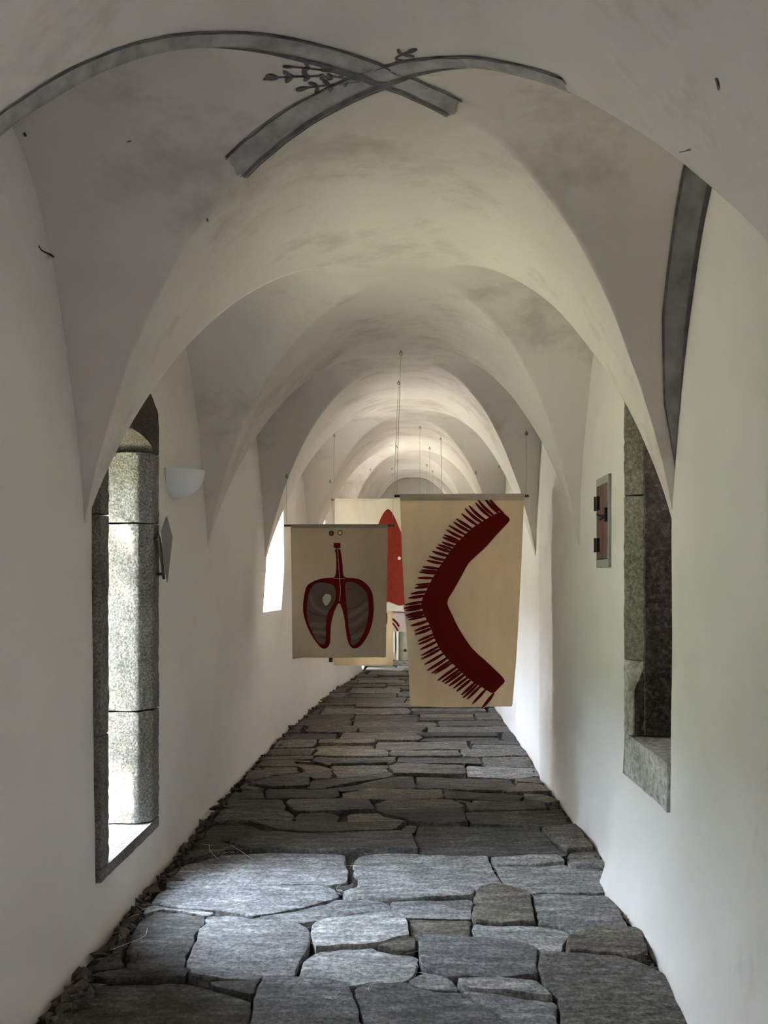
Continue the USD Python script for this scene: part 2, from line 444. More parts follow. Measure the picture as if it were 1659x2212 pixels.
# ------------------------------------------------------------------ ceiling
def build_ceiling():
    parts = []
    n, m = 64, 24
    a = np.sin(np.linspace(0, 1, n + 1) * np.pi / 2) ** 0.92; a[-1] = 1
    b = np.linspace(0, 1, m + 1)
    A, B = np.meshgrid(a, b, indexing='ij')
    idx = np.arange((n + 1) * (m + 1)).reshape(n + 1, m + 1)
    f = np.concatenate([np.stack([idx[:-1, :-1], idx[1:, :-1], idx[1:, 1:]], -1).reshape(-1, 3),
                        np.stack([idx[:-1, :-1], idx[1:, 1:], idx[:-1, 1:]], -1).reshape(-1, 3)])
    for bay in range(ND - 1):
        for side in (-1, 1):
            for half in (0, 1):
                for kind in (0, 1):
                    u, v = (A, A + B * (1 - A)) if kind == 0 else (A + B * (1 - A), A)
                    p = vault_xyz(bay, side, half, u, v).reshape(-1, 3)
                    t = trimesh.Trimesh(p, f, process=False)
                    nz = t.face_normals[:, 2].mean()
                    if nz > 0:
                        t.invert()
                    parts.append(t)
    c = cat_(*parts)
    c.merge_vertices(digits_vertex=5)
    c.update_faces(c.nondegenerate_faces())
    return c


cp = thing('ceiling', 'whitewashed groin vault of the passage with painted grey ribs', 'ceiling', kind='structure')
put('vault', build_ceiling(), M['vault'], cp, smooth=11)


# ------------------------------------------------------------------ walls with openings
def prism_x(poly_dz, x0, x1):
    """polygon in (distance, height) pushed along x from x0 to x1"""
    cs = section(poly_dz)
    s = m3.Manifold.extrude(cs, x1 - x0)
    return s.transform(np.array([[0, 0, 1, x0], [1, 0, 0, 0], [0, 1, 0, 0]], float))


def hull_pts(pts):
    return m3.Manifold.hull_points(np.asarray(pts, float))


def arch_poly(d0, d1, z0, zs, rise, n=14):
    mid, h = (d0 + d1) / 2, (d1 - d0) / 2
    ts = np.linspace(0, np.pi, n)
    top = [(mid + h * math.cos(t), zs + rise * math.sin(t)) for t in ts]
    return [(d0, z0), (d1, z0)] + top


def wall_solid(side, cuts):
    ds = np.unique(np.round(np.r_[np.arange(-3.1, 1.6, 0.15), np.arange(1.6, 9.0, 0.03), np.arange(9.0, 14.31, 0.08)], 4))
    zs = np.unique(np.round(np.r_[np.arange(-0.15, 0.5, 0.025), np.arange(0.5, 3.4, 0.06)], 4))
    D, Z = np.meshgrid(ds, zs, indexing='ij')
    X = wall_x(side, D, np.maximum(Z, 0))
    inner = np.stack([X, D, Z], -1)
    xo = side * 1.86
    nd, nz = D.shape
    idx = np.arange(nd * nz).reshape(nd, nz)
    outer = np.stack([np.full_like(D, xo), D, Z], -1)
    v = np.vstack([inner.reshape(-1, 3), outer.reshape(-1, 3)])
    o = nd * nz

    def quads(a, b, c, d):
        return np.concatenate([np.stack([a, b, c], -1).reshape(-1, 3), np.stack([a, c, d], -1).reshape(-1, 3)])
    f = [quads(idx[:-1, :-1], idx[1:, :-1], idx[1:, 1:], idx[:-1, 1:]),
         quads(idx[:-1, :-1] + o, idx[:-1, 1:] + o, idx[1:, 1:] + o, idx[1:, :-1] + o)]
    ring = np.concatenate([idx[:-1, 0], idx[-1, :-1], idx[:0:-1, -1], idx[0, :0:-1]])
    nx = np.roll(ring, -1)
    f.append(np.concatenate([np.stack([ring, ring + o, nx + o], -1), np.stack([ring, nx + o, nx], -1)]))
    t = trimesh.Trimesh(v, np.vstack(f), process=False)
    if t.volume < 0:
        t.invert()
    man = m3.Manifold(m3.Mesh(t.vertices.astype(np.float32), t.faces.astype(np.uint32)))
    for c in cuts:
        man = man - c
    return man


# left: window_1 in a granite frame (second bay), two high splayed windows and an added third, a doorway at the far end
WN, WF, WZ0, WZS, WRISE = 3.43, 4.215, 0.235, 2.335, 0.17       # outer outline of the granite frame
far_j = 7.50


def splay(d0, d1, z0, z1, zo, side=-1):
    """a high window: wide at the inner face, narrower outside, sill sloping up outwards"""
    xi, xo = side * 1.0, side * 1.95
    h = 0.06
    return hull_pts([(xi, d0 - .1, z0 - .22), (xi, d1 + 0.0, z0 - .22), (xi, d0 - .1, z1), (xi, d1, z1 - .0), (xi, (d0 + d1) / 2, z1 + .2),
                     (xo, d0 + .05, z0 + zo), (xo, d1 - 0.04, z0 + zo), (xo, d0 + .05, z1 - .1), (xo, d1 - .04, z1 - .1), (xo, (d0 + d1) / 2, z1 + .05)])


left = wall_solid(-1, [prism_x(arch_poly(WN, WF, WZ0, WZS, WRISE), -2.2, -1.0),
                       splay(6.78, far_j, 1.33, 2.52, 0.20), splay(9.5, 10.3, 1.33, 2.45, 0.2), splay(11.9, 12.6, 1.33, 2.4, 0.2),  # last splay: hidden opening added to brighten the far bays
                       prism_x(arch_poly(13.15, 13.6, 0.0, 1.9, 0.2), -2.2, -.6)])
put('wall_left', left, M['wall'], smooth=35, label='long whitewashed left wall pierced by the tall granite-framed window', cat='wall', kind='structure')

RN, RF, RZ0, RZS, RRISE = 3.49, 4.03, 0.56, 2.42, 0.10
right = wall_solid(1, [prism_x(arch_poly(RN - .13, RF, RZ0, RZS, RRISE), 0.6, 1.70), splay(-.62, .08, 1.1, 2.3, .15, 1), prism_x([(4.285, 1.585), (4.58, 1.585), (4.58, 2.085), (4.285, 2.085)], 0.8, 1.22)])  # the splay is an unseen window added behind the camera for fill light
put('wall_right', right, M['wall'], smooth=35, label='long whitewashed right wall with the deep stone recess and little cupboard', cat='wall', kind='structure')

# wall behind the camera, with an open doorway to the yard; wall at the far end
back = m3.Manifold.cube([3.8, 0.4, 3.6]).translate([-1.95, -3.5, -0.1])
put('wall_back', back, M['wall'], label='whitewashed end wall behind the viewer', cat='wall', kind='structure')
END = 14.2
put('wall_front', m3.Manifold.cube([3.8, 0.4, 3.6]).translate([-1.95, END, -0.1]), M['wall'],
    label='whitewashed wall closing the far end of the passage', cat='wall', kind='structure')

put('ground', bx(-60, 60, -60, 60, -0.5, -0.32), M['grass'], label='sunlit dry meadow outside the passage windows', cat='meadow', kind='structure')
hx, hy = np.meshgrid(np.r_[np.arange(-34, -5.9, .8)], np.arange(-30, 45, 1.0), indexing='ij')
hz = -.4 + 6.3 * np.clip((-6.5 - hx) / 9.0, 0, 1.6) ** 1.15 + 1.6 * (fbm(np.stack([hx * .5, hy * .5, 0 * hx], -1), 4, 51) - .5) * np.clip((-6.5 - hx) / 3, 0, 1)  # out of view; height shaped to block low sky through the left windows
hi = np.arange(hx.size).reshape(hx.shape)
hf = np.concatenate([np.stack([hi[:-1, :-1], hi[1:, :-1], hi[1:, 1:]], -1).reshape(-1, 3), np.stack([hi[:-1, :-1], hi[1:, 1:], hi[:-1, 1:]], -1).reshape(-1, 3)])
put('hillside', trimesh.Trimesh(np.stack([hx, hy, hz], -1).reshape(-1, 3), hf, process=False), M['bank'], smooth=True, label='unseen dark green wooded bank, shaped to screen low sky from the windows', cat='hillside', kind='structure')

# a tree outside, between the sun and the first window: its leaves dapple the granite jamb
tr = thing('tree', 'leafy tree outside the granite window, between it and the sun', 'tree')
tc = np.array([-4.45, .95, 4.1])
tg = np.random.default_rng(77)
trunk = [(tc[0] - .3, tc[1] + .1, -.4), (tc[0] - .2, tc[1], 1.2), (tc[0] - .05, tc[1], 2.8), (tc[0], tc[1], 4.6)]
put('trunk', cat_(tube(chaikin(trunk, 2, False), np.linspace(.13, .05, len(chaikin(trunk, 2, False))), 9),
                  *[tube([tc + [0, 0, -1.2 + .25 * k], tc + [1.1 * math.cos(k * 2.4), 1.1 * math.sin(k * 2.4), -.4 + .2 * k]], (.04, .012), 6) for k in range(6)]), M['bark'], tr, smooth=True)
nl = 9000
u = tg.normal(0, 1, (nl, 3)); u /= np.linalg.norm(u, axis=1, keepdims=True)
c = tc + u * (1.6 * tg.random(nl) ** .42)[:, None]
keep = noise(c * 1.7, 8) > .5
c = c[keep]; nl = len(c)
a_ = tg.normal(0, 1, (nl, 3)); a_ /= np.linalg.norm(a_, axis=1, keepdims=True)
b_ = np.cross(a_, tg.normal(0, 1, (nl, 3))); b_ /= np.linalg.norm(b_, axis=1, keepdims=True)
L_ = tg.uniform(.05, .09, nl)[:, None]
v = np.stack([c - a_ * L_, c + b_ * L_ * .45, c + a_ * L_, c - b_ * L_ * .45], 1).reshape(-1, 3)
k4 = np.arange(nl)[:, None] * 4
fo_ = np.concatenate([k4 + [0, 1, 2], k4 + [0, 2, 3]])
pth = put('foliage', trimesh.Trimesh(v, fo_, process=False), M['leaf'], tr, kind='stuff')

# ------------------------------------------------------------------ window frame stones
def rough_block(profile, z0, z1, amp=0.006, res=0.03, seed=0, top=None, chop=None):
    """plan polygon (x, distance) between two heights, faces tooled rough"""
    cs = section(profile)
    s = m3.Manifold.extrude(cs, z1 - z0).translate([0, 0, z0])
    if chop is not None:
        s = chop(s)
    s = s.refine_to_length(res)
    me = s.to_mesh(); t = trimesh.Trimesh(me.vert_properties[:, :3], me.tri_verts, process=True)
    n = t.vertex_normals
    t.vertices = t.vertices + n * ((fbm(t.vertices * 28.0, 3, seed) - 0.5) * 2 * amp)[:, None]
    return t


wx = -1.352
w1 = thing('window_1', 'tall narrow window opening in a rough granite frame, left wall', 'window', kind='structure')
inner = prism_x(arch_poly(WN + .145, WF - .145, WZ0 + .055, WZS - .165, WRISE - .02), -2.2, -0.8)
outline = prism_x(arch_poly(WN + .004, WF - .004, WZ0 + .004, WZS - .004, WRISE), -2.2, -0.8)


def cham(d, s):
    """plan of a jamb: s=+1 far jamb (opening on its near side), -1 near jamb"""
    r = d - s * 0.145
    return [(wx + .012, d), (wx + .012, r + s * .055), (wx - .045, r), (-1.86, r), (-1.86, d)]


M['head_shaded'] = granite('window_head_shaded_granite', (0.035, 0.03, 0.024), (0.085, 0.075, 0.062), (0.17, 0.155, 0.135))  # frame granite darkened: the shade under the arch is put into the colour
joints = [WZ0 + .06, 0.86, 1.805, WZS - .17]
for s_, d_ in ((1, WF - .004), (-1, WN + .004)):
    for i in range(3):
        put('jamb_stone', rough_block(cham(d_, s_), joints[i] + .004, joints[i + 1] - .004, 0.007, 0.028, i + 5 * s_ + 9), M['frame'], w1, smooth=40)
sill = rough_block([(wx + .012, WN + .006), (wx + .012, WF - .006), (-1.86, WF - .006), (-1.86, WN + .006)], WZ0 + .004, WZ0 + .056, 0.004, 0.03, 3)
put('sill_stone', sill, M['frame'], w1, smooth=40)
head_in = hull_pts([(x, d, z) for x, e in ((-2.3, 0), (wx - .045, 0), (wx + .02, .055)) for d, z in
                    [(WN + .149 - e, 1.9), (WF - .149 + e, 1.9)] + [((WN + WF) / 2 + (WF - WN - .298 + 2 * e) / 2 * math.cos(t), WZS - .168 + (.055 + .25 * e) * math.sin(t)) for t in np.linspace(0, np.pi, 9)]])
midd = (WN + WF) / 2
for k, (a, b) in enumerate(((WN, midd - .003), (midd + .003, WF))):
    hs = rough_block([(wx + .012, a), (wx + .012, b), (-1.86, b), (-1.86, a)], WZS - .172, WZS + .3, 0.006, 0.028, 31 + k, chop=lambda s: (s ^ outline) - head_in)
    put('head_stone', hs, M['head_shaded'], w1, smooth=40)

# recess in the right wall: brown rough reveal, paler chamfered jamb, sill
w2 = thing('window_2', 'deep blocked recess in dark rough stone with paler chamfered jamb, right wall', 'recess', kind='structure')
rx = 1.045

def r_jamb(z0, z1, c, seed, mt):
    prof = [(rx - .014, RF - .004), (rx - .014, RF - .12 + c), (rx - .014 + c * .9, RF - .12), (1.69, RF - .12), (1.69, RF - .004)]
    put('jamb_stone', rough_block(prof, z0, z1, 0.007, 0.028, seed), mt, w2, smooth=40)


r_jamb(1.13, 1.93, 0.085, 41, M['jamb2'])
r_jamb(1.938, RZS - .0, 0.085, 42, M['jamb2'])
stop = hull_pts([(rx - .014, RF - .004, .77), (rx - .014, RF - .004, 1.126), (1.69, RF - .004, .77), (1.69, RF - .004, 1.126), (1.69, RF - .12, .77), (1.69, RF - .12, 1.126),
                 (rx - .014, RF - .105, .77), (rx + .001, RF - .12, .77), (rx - .014, RF - .105, .98), (rx + .001, RF - .12, .98), (rx - .014, RF - .035, 1.126), (rx + .062, RF - .12, 1.126)])
ms = stop.refine_to_length(.028).to_mesh(); ts = trimesh.Trimesh(ms.vert_properties[:, :3], ms.tri_verts)
ts.vertices = ts.vertices + ts.vertex_normals * ((fbm(ts.vertices * 28, 3, 44) - .5) * .012)[:, None]
put('jamb_stone', ts, M['sill2'], w2, smooth=40)
low = hull_pts([(rx + x, RF + y, z) for y in (-.128, -.118) for x, z in ((.006, .775), (.08, .775), (.006, .99), (.066, 1.135), (.08, 1.135))]).refine_to_length(.03).to_mesh()
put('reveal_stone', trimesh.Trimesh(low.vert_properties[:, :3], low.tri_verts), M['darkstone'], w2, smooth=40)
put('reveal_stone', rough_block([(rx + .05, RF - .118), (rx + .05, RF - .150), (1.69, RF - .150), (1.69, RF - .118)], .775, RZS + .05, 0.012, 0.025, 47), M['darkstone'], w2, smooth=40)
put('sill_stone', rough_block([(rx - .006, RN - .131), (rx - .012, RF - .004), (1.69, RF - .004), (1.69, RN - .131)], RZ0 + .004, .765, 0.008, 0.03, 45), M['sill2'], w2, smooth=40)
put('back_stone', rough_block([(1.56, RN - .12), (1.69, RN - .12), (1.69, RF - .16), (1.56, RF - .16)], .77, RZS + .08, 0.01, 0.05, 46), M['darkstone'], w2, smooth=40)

# ------------------------------------------------------------------ far end: door and pilaster strips
dr = thing('door_1', 'pale green door with a dark knob at the far end', 'door', kind='structure')
put('door_panel', bx(-.312, .42, END - .05, END + .02, 0.0, 2.0), M['door_green'], dr)
put('door_frame', cat_(bx(.42, .48, END - .08, END + .02, 0, 2.06), bx(-.312, .48, END - .08, END + .02, 2.0, 2.06)), M['limewash'], dr)
k = trimesh.creation.icosphere(2, .025); k.apply_translation([-.20, END - .085, .22])
put('door_knob', cat_(k, tube([(-.20, END - .085, .22), (-.20, END - .04, .22)], .009)), M['iron'], dr, smooth=True)
put('trim_1', bx(-.352, -.314, END - .12, END + .02, .05, 2.1), M['lime_white'], label='wider white plaster strip right beside the far green door', cat='pilaster', kind='structure')
put('trim_2', bx(-.405, -.377, END - .10, END + .02, .19, 2.1), M['lime_white'], label='thinner white plaster strip, the one farther from the green door', cat='pilaster', kind='structure')
put('trim_3', bx(-.9, .88, END - .32, END + .02, -.05, .05), M['s_grey_lit'], label='low stone step under the far door', cat='step', kind='structure')

# ------------------------------------------------------------------ floor: schist slabs in a dirt bed
fl = thing('floor', 'worn floor of irregular grey schist slabs with dark earth joints', 'floor', kind='structure')
gx, gy = np.meshgrid(np.arange(-1.6, 1.3, .04), np.r_[np.arange(-3.2, 2.2, .2), np.arange(2.2, 14.3, .05)], indexing='ij')
gp = np.stack([gx, gy, 0 * gx], -1)
gp[..., 2] = -.045 + .035 * (fbm(gp * 9, 3, 21) - .5) + .02 * (fbm(gp * 30, 2, 22) - .5)
nx_, ny_ = gx.shape
gi = np.arange(nx_ * ny_).reshape(nx_, ny_)
gf = np.concatenate([np.stack([gi[:-1, :-1], gi[1:, :-1], gi[1:, 1:]], -1).reshape(-1, 3), np.stack([gi[:-1, :-1], gi[1:, 1:], gi[:-1, 1:]], -1).reshape(-1, 3)])
put('earth_bed', trimesh.Trimesh(gp.reshape(-1, 3), gf, process=False), M['dirt'], fl, smooth=True)

# outlines of the nearer slabs, read off the photograph and laid on the floor plane
SLABS = """
d 95,2260 117,2212 170,2128 240,2123 395,2121 470,2141 541,2160 536,2185 528,2212 520,2300 100,2300
d 217,2108 235,2099 385,2094 400,2099 392,2118 222,2121
d 450,2130 482,2126 555,2124 556,2132 545,2154 470,2138
b 556,2130 571,2118 690,2117 742,2128 758,2150 762,2175 775,2200 772,2300 530,2300 537,2212 550,2160
b 768,2138 793,2124 878,2123 900,2132 990,2146 1045,2178 1100,2212 1140,2300 785,2300 782,2212 775,2180 765,2150
b 880,2121 905,2107 925,2103 968,2113 986,2135 970,2140 905,2130
g 989,2119 1110,2117 1150,2124 1190,2150 1195,2154 1120,2146 1001,2134
b 1001,2137 1110,2147 1196,2158 1210,2200 1216,2300 1152,2300 1105,2210 1050,2174
r 1170,2056 1330,2065 1406,2088 1428,2103 1478,2186 1505,2230 1540,2300 1222,2300 1211,2212 1204,2160 1190,2130 1166,2082
t 1229,2025 1272,2016 1294,2006 1377,2007 1388,2034 1395,2055 1378,2066 1300,2060 1229,2056
b 902,2032 915,2025 1060,2026 1135,2036 1165,2055 1160,2100 1090,2107 945,2104 922,2088
g 650,2110 657,2078 690,2052 805,2048 840,2058 896,2063 893,2092 886,2110 780,2120 650,2116
t 812,2048 875,2028 902,2030 902,2050 860,2057
g 680,1998 709,1985 862,1976 872,1987 877,2022 808,2042 685,2048
g 440,1997 540,1990 640,1992 664,2010 665,2035 650,2065 641,2105 560,2115 470,2110 405,2096 422,2045
d 322,1975 345,1964 391,1965 433,1978 437,1993 415,2030 398,2075 400,2092 346,2096 270,2090 274,2060 290,2020 302,1990
d 232,2033 268,2032 270,2090 258,2098 200,2095 190,2070
d 236,2022 242,2008 283,2005 278,2027
t 258,1990 300,1985 292,2003 245,2006
b 310,1926 450,1912 684,1908 716,1917 728,1932 700,1942 612,1965 545,1974 467,1962 398,1958 346,1948 308,1950
g 310,1959 345,1953 395,1962 460,1968 440,1976 385,1966 340,1963 322,1972
b 440,1979 552,1977 610,1967 703,1944 740,1941 825,1945 845,1957 730,1973 640,1985 560,1988 445,1993
g 745,1928 780,1917 1020,1918 1027,1932 950,1937 830,1940 760,1937
g 850,1946 1010,1938 1022,1945 1016,1978 995,1980 880,1976 730,1979 745,1973 845,1959
t 880,1985 1012,1982 1018,2010 985,2020 905,2023 888,2018
t 1028,1925 1060,1911 1110,1914 1140,1932 1158,1985 1085,1988 1022,1984 1020,1955
g 1146,1937 1168,1929 1318,1934 1352,1996 1290,2002 1245,2004 1210,1994 1162,1988
g 1020,1992 1158,1991 1225,2003 1228,2018 1215,2046 1170,2046 1130,2034 1050,2022 1019,2010
t 1330,1940 1352,1947 1370,1972 1352,1982
t 1356,1987 1378,1978 1388,2003 1365,2003
b 350,1908 358,1885 373,1868 490,1842 640,1838 740,1844 746,1885 744,1904 684,1904 460,1909
d 378,1845 437,1836 480,1840 375,1866
d 395,1833 412,1814 460,1815 527,1835 450,1838
g 768,1855 780,1843 840,1840 1050,1848 1078,1905 1020,1914 778,1910
g 1058,1855 1200,1847 1215,1860 1143,1867 1070,1866
g 1076,1873 1220,1868 1308,1880 1304,1925 1145,1926 1085,1908
g 1228,1860 1308,1862 1308,1873 1232,1873
t 1232,1838 1287,1835 1296,1855 1244,1858 1230,1850
t 1208,1820 1262,1814 1279,1830 1228,1836
t 1170,1788 1245,1782 1258,1810 1202,1816
d 905,1780 1163,1783 1226,1842 1190,1845 1050,1843 912,1838 896,1800
d 497,1820 590,1799 700,1804 885,1799 906,1838 780,1836 700,1840 555,1836
d 440,1780 525,1778 585,1797 540,1811 450,1811 416,1797
d 536,1778 700,1780 868,1778 852,1795 700,1802 640,1802 594,1797
d 860,1795 877,1780 902,1780 900,1797
d 464,1776 470,1757 491,1750 611,1754 630,1766 628,1776
d 634,1770 648,1754 717,1753 729,1760 726,1775 642,1777
t 755,1759 814,1757 877,1772 868,1777 752,1777
d 816,1752 995,1748 1008,1776 903,1777 828,1762
d 1004,1754 1210,1750 1220,1776 1160,1782 1012,1777
d 476,1731 487,1726 608,1728 614,1748 505,1750
d 620,1732 628,1726 790,1726 806,1745 700,1749 640,1750
t 816,1735 840,1727 975,1727 1003,1741 950,1748 822,1752
d 1008,1736 1165,1729 1180,1746 1020,1751
d 480,1722 488,1706 563,1706 566,1721 490,1724
d 570,1718 577,1706 726,1705 732,1718 717,1723 574,1724
t 738,1714 800,1702 949,1704 955,1719 930,1725 742,1724
d 959,1703 1127,1714 1118,1728 962,1720
t 1133,1711 1176,1714 1208,1728 1176,1731 1138,1723
t 525,1668 590,1673 596,1678 550,1686 500,1683
d 548,1693 585,1680 610,1675 664,1680 667,1697 590,1702
d 669,1685 746,1678 845,1664 845,1676 755,1695 700,1701 667,1701
d 703,1700 775,1685 845,1677 890,1675 896,1699 800,1700 740,1706
d 898,1676 1100,1681 1110,1697 1075,1702 905,1699
t 1112,1697 1121,1691 1167,1694 1188,1708 1090,1707
t 843,1656 855,1650 997,1653 1003,1673 847,1672
g 1005,1665 1011,1653 1156,1659 1165,1674 1118,1679 1008,1674
t 720,1652 835,1650 841,1665 800,1673 730,1676
t 543,1657 638,1657 645,1668 597,1673 532,1666
t 643,1647 681,1649 724,1659 681,1666 669,1666
"""
STONE_MAT = {'d': 's_dark', 'b': 's_blue_lit', 'g': 's_grey_lit', 't': 's_tan', 'r': 's_rough'}  # b and g hold the window-lit patch in their tone, d the dimmer floor


def cut_corners(ext, c):
    out = []
    n = len(ext)
    for i in range(n):
        a, b, d = ext[i - 1], ext[i], ext[(i + 1) % n]
        la, ld = np.linalg.norm(a - b), np.linalg.norm(d - b)
        out.append(b + (a - b) / la * min(c, la * .3)); out.append(b + (d - b) / ld * min(c, ld * .3))
    return np.array(out)


def slab_mesh(poly, seed, near=True):
    """a split slab: ragged edge, worn shoulder, uneven cleft top"""
    r = np.random.default_rng(seed)
    ext = np.asarray(poly.exterior.coords)[:-1]
    if Polygon(ext).exterior.is_ccw is False:
        ext = ext[::-1]
    step = 0.022 if near else 0.06
    p = resample(cut_corners(ext, .016), step)
    c = p.mean(0)
    jag = (fbm(np.c_[p * 16, np.full(len(p), seed * 1.7)], 3, 1) - .5) * (0.034 if near else 0.024)
    t = np.roll(p, -1, 0) - np.roll(p, 1, 0); t /= np.linalg.norm(t, axis=1, keepdims=True) + 1e-9
    nrm = np.stack([-t[:, 1], t[:, 0]], 1)           # inwards for a ccw outline
    p = p + nrm * jag[:, None]
    size = math.sqrt(poly.area)
    s1, s2 = min(.003, size * .02), min(.009, size * .06)
    tilt = r.normal(0, 0.006, 2); lift = r.uniform(-.014, .016)

    def top(q):
        q3 = np.c_[q, np.full(len(q), seed * 0.37)]
        return lift + (q - c) @ tilt + .016 * (fbm(q3 * np.array([2.2, 7.0, 1]), 4, 2) - .5) + .006 * (fbm(q3 * np.array([9, 26.0, 1]), 2, 4) - .5)
    p1 = p + nrm * s1
    q = p + nrm * s2
    if not Polygon(q).is_valid:
        g = Polygon(p).buffer(-s2)
        q = None
        if g.geom_type == 'Polygon' and not g.is_empty:
            pass
    n = len(p)
    zt = top(p)
    edge = np.abs(fbm(np.c_[p * 20, np.zeros(n)], 2, 9)) * .012
    if q is None:
        q, zq = p1, None
    base = np.c_[p - nrm * .0, np.full(n, -.075)]
    r0 = np.c_[p, zt - .008 - edge]
    r1 = np.c_[p1, zt - .003]
    inner2, tri = fill2d(q if q is not p1 else p1, 0.055 if near else 0.12)
    zi = top(inner2)
    r2 = np.c_[inner2, zi]
    if q is p1:
        rings = [base, r0]
    else:
        rings = [base, r0, r1]
    v = np.vstack(rings + [r2]); f = []
    for k in range(len(rings)):
        a = np.arange(n) + k * n; b = np.roll(a, -1)
        f.append(np.stack([a, b, b + n], 1)); f.append(np.stack([a, b + n, a + n], 1))
    f.append(tri + len(rings) * n)
    return trimesh.Trimesh(v, np.vstack(f), process=False)


done, todo = None, []
for row in SLABS.strip().splitlines():
    w = row.split()
    pg = Polygon([floor_pt(*map(float, q.split(','))) for q in w[1:]]).buffer(0)
    todo.append((w[0], pg))


# close the joints: every outline grows until it meets its neighbours
orig = [g for _, g in todo]
grown, taken = [], Polygon()
for i, (k, g) in enumerate(todo):
    others = unary_union([h for j, h in enumerate(orig) if j != i])
    q = g.buffer(.017, join_style=2, mitre_limit=2).difference(others).difference(taken)
    if q.geom_type != 'Polygon':
        q = max(q.geoms, key=lambda h: h.area)
    q = Polygon(q.exterior)
    grown.append((k, q)); taken = taken.union(q)
todo = grown


def floor_zone(y0, y1):
    ys = np.arange(y0, y1 + .01, .1)
    l = [(float(wall_x(-1, np.array(y), np.array(.03))) + (.085 if y < 5.5 else .05), y) for y in ys]
    r = [(float(wall_x(1, np.array(y), np.array(.03))) - .005, y) for y in ys]
    return Polygon(l + r[::-1])


# rows of slabs beyond those read off one by one, and the few under the camera
def rows(y0, y1, dep, wid, seed):
    r = np.random.default_rng(seed); y = y0; out = []
    while y < y1 - .05:
        h = min(r.uniform(*dep), y1 - y)
        if y1 - y - h < .12:
            h = y1 - y
        x = -1.5 + r.uniform(-.4, 0)
        while x < 1.2:
            w = r.uniform(*wid)
            sl = r.uniform(-.05, .05)
            cut = r.random() < .22 and h > .28
            j = lambda a: r.uniform(-a, a)
            pts = [(x, y + j(.03)), (x + w * .5, y + j(.03)), (x + w, y + j(.03)), (x + w + sl, y + h * .5), (x + w + j(.04), y + h + j(.03)), (x + w * .5, y + h + j(.03)), (x + j(.04), y + h + j(.03))]
            if cut:
                k = r.uniform(.4, .6)
                out.append(('x', Polygon(pts[:3] + [(x + w, y + h * k), (x, y + h * (k + j(.1)))]).buffer(0)))
                out.append(('x', Polygon([(x, y + h * k), (x + w, y + h * (k + j(.1))), (x + w, y + h), (x + w * .5, y + h + j(.02)), (x, y + h)]).buffer(0)))
            else:
                out.append(('x', Polygon(pts).buffer(0)))
            x += w + .004
        y += h
    return out


y_far = floor_pt(0, 1651)[1]
todo += rows(y_far - .1, 9.0, (.26, .42), (.45, .95), 5) + rows(9.0, END - .2, (.3, .5), (.5, 1.0), 6) + rows(-3.0, 2.52, (.35, .6), (.5, .9), 8)
zone = floor_zone(-3.05, END - .05)
covered = Polygon()
final = []
for kind, pg in todo:
    if pg.is_empty:
        continue
    g = pg.intersection(zone)
    if not covered.is_empty:
        g = g.difference(covered)
    cy = g.centroid.y if not g.is_empty else 0
    near = 2.4 < cy < 7.2
    gap = .0036 if near else .005
    pieces = list(getattr(g, 'geoms', [g]))
    for q in pieces:
        if q.is_empty or q.geom_type != 'Polygon' or q.area < .003:
            continue
        q = Polygon(q.exterior).buffer(-gap, join_style=2)
        for q2 in getattr(q, 'geoms', [q]):
            if not q2.is_empty and q2.area > .0025:
                final.append((kind, q2.simplify(.004), near))
    covered = covered.union(pg.buffer(.001)) if kind != 'x' else unary_union([covered, pg.buffer(.001)])
# small fillers wedged in the wider gaps
rest = floor_zone(2.5, 7.0).difference(unary_union([q.buffer(.006) for _, q, _ in final])).buffer(-.012)
for q in getattr(rest, 'geoms', [rest]):
    if q.is_empty:
        continue
    x0, y0, x1, y1 = q.bounds
    nx, ny = max(1, int(round((x1 - x0) / .30))), max(1, int(round((y1 - y0) / .24)))
    for i in range(nx):
        for j in range(ny):
            cell = sbox(x0 + (x1 - x0) * i / nx, y0 + (y1 - y0) * j / ny, x0 + (x1 - x0) * (i + 1) / nx, y0 + (y1 - y0) * (j + 1) / ny)
            for c in getattr(q.intersection(cell), 'geoms', [q.intersection(cell)]):
                c = c.buffer(-.006).simplify(.006) if not c.is_empty else c
                for c2 in getattr(c, 'geoms', [c]):
                    if not c2.is_empty and c2.geom_type == 'Polygon' and c2.area > .0022 and c2.area / (c2.length ** 2) > .018:
                        final.append(('f', c2, True))
pick = random.Random(3)
for i, (kind, q, near) in enumerate(final):
    if kind == 'x':
        mt = pick.choice(['s_dark', 's_tan', 's_dark', 's_rough'])
    elif kind == 'f':
        mt = pick.choice(['s_tan', 's_tan', 's_dark', 's_rough'])
    else:
        mt = STONE_MAT[kind]
    t = slab_mesh(q, i + 1, near)
    if kind == 'f':
        t.apply_translation([0, 0, -.016])
    put('paving_stone', t, M[mt], fl, smooth=32)


# loose rubble along the foot of the walls and straw blown onto the slabs: nobody could count it
def chip(c, s, r):
    h = m3.Manifold.hull_points(np.asarray(c) + (r.normal(0, 1, (9, 3)) * np.array([1, 1, .7])) * s * .55)
    me = h.to_mesh(); return trimesh.Trimesh(me.vert_properties[:, :3], me.tri_verts, process=False)


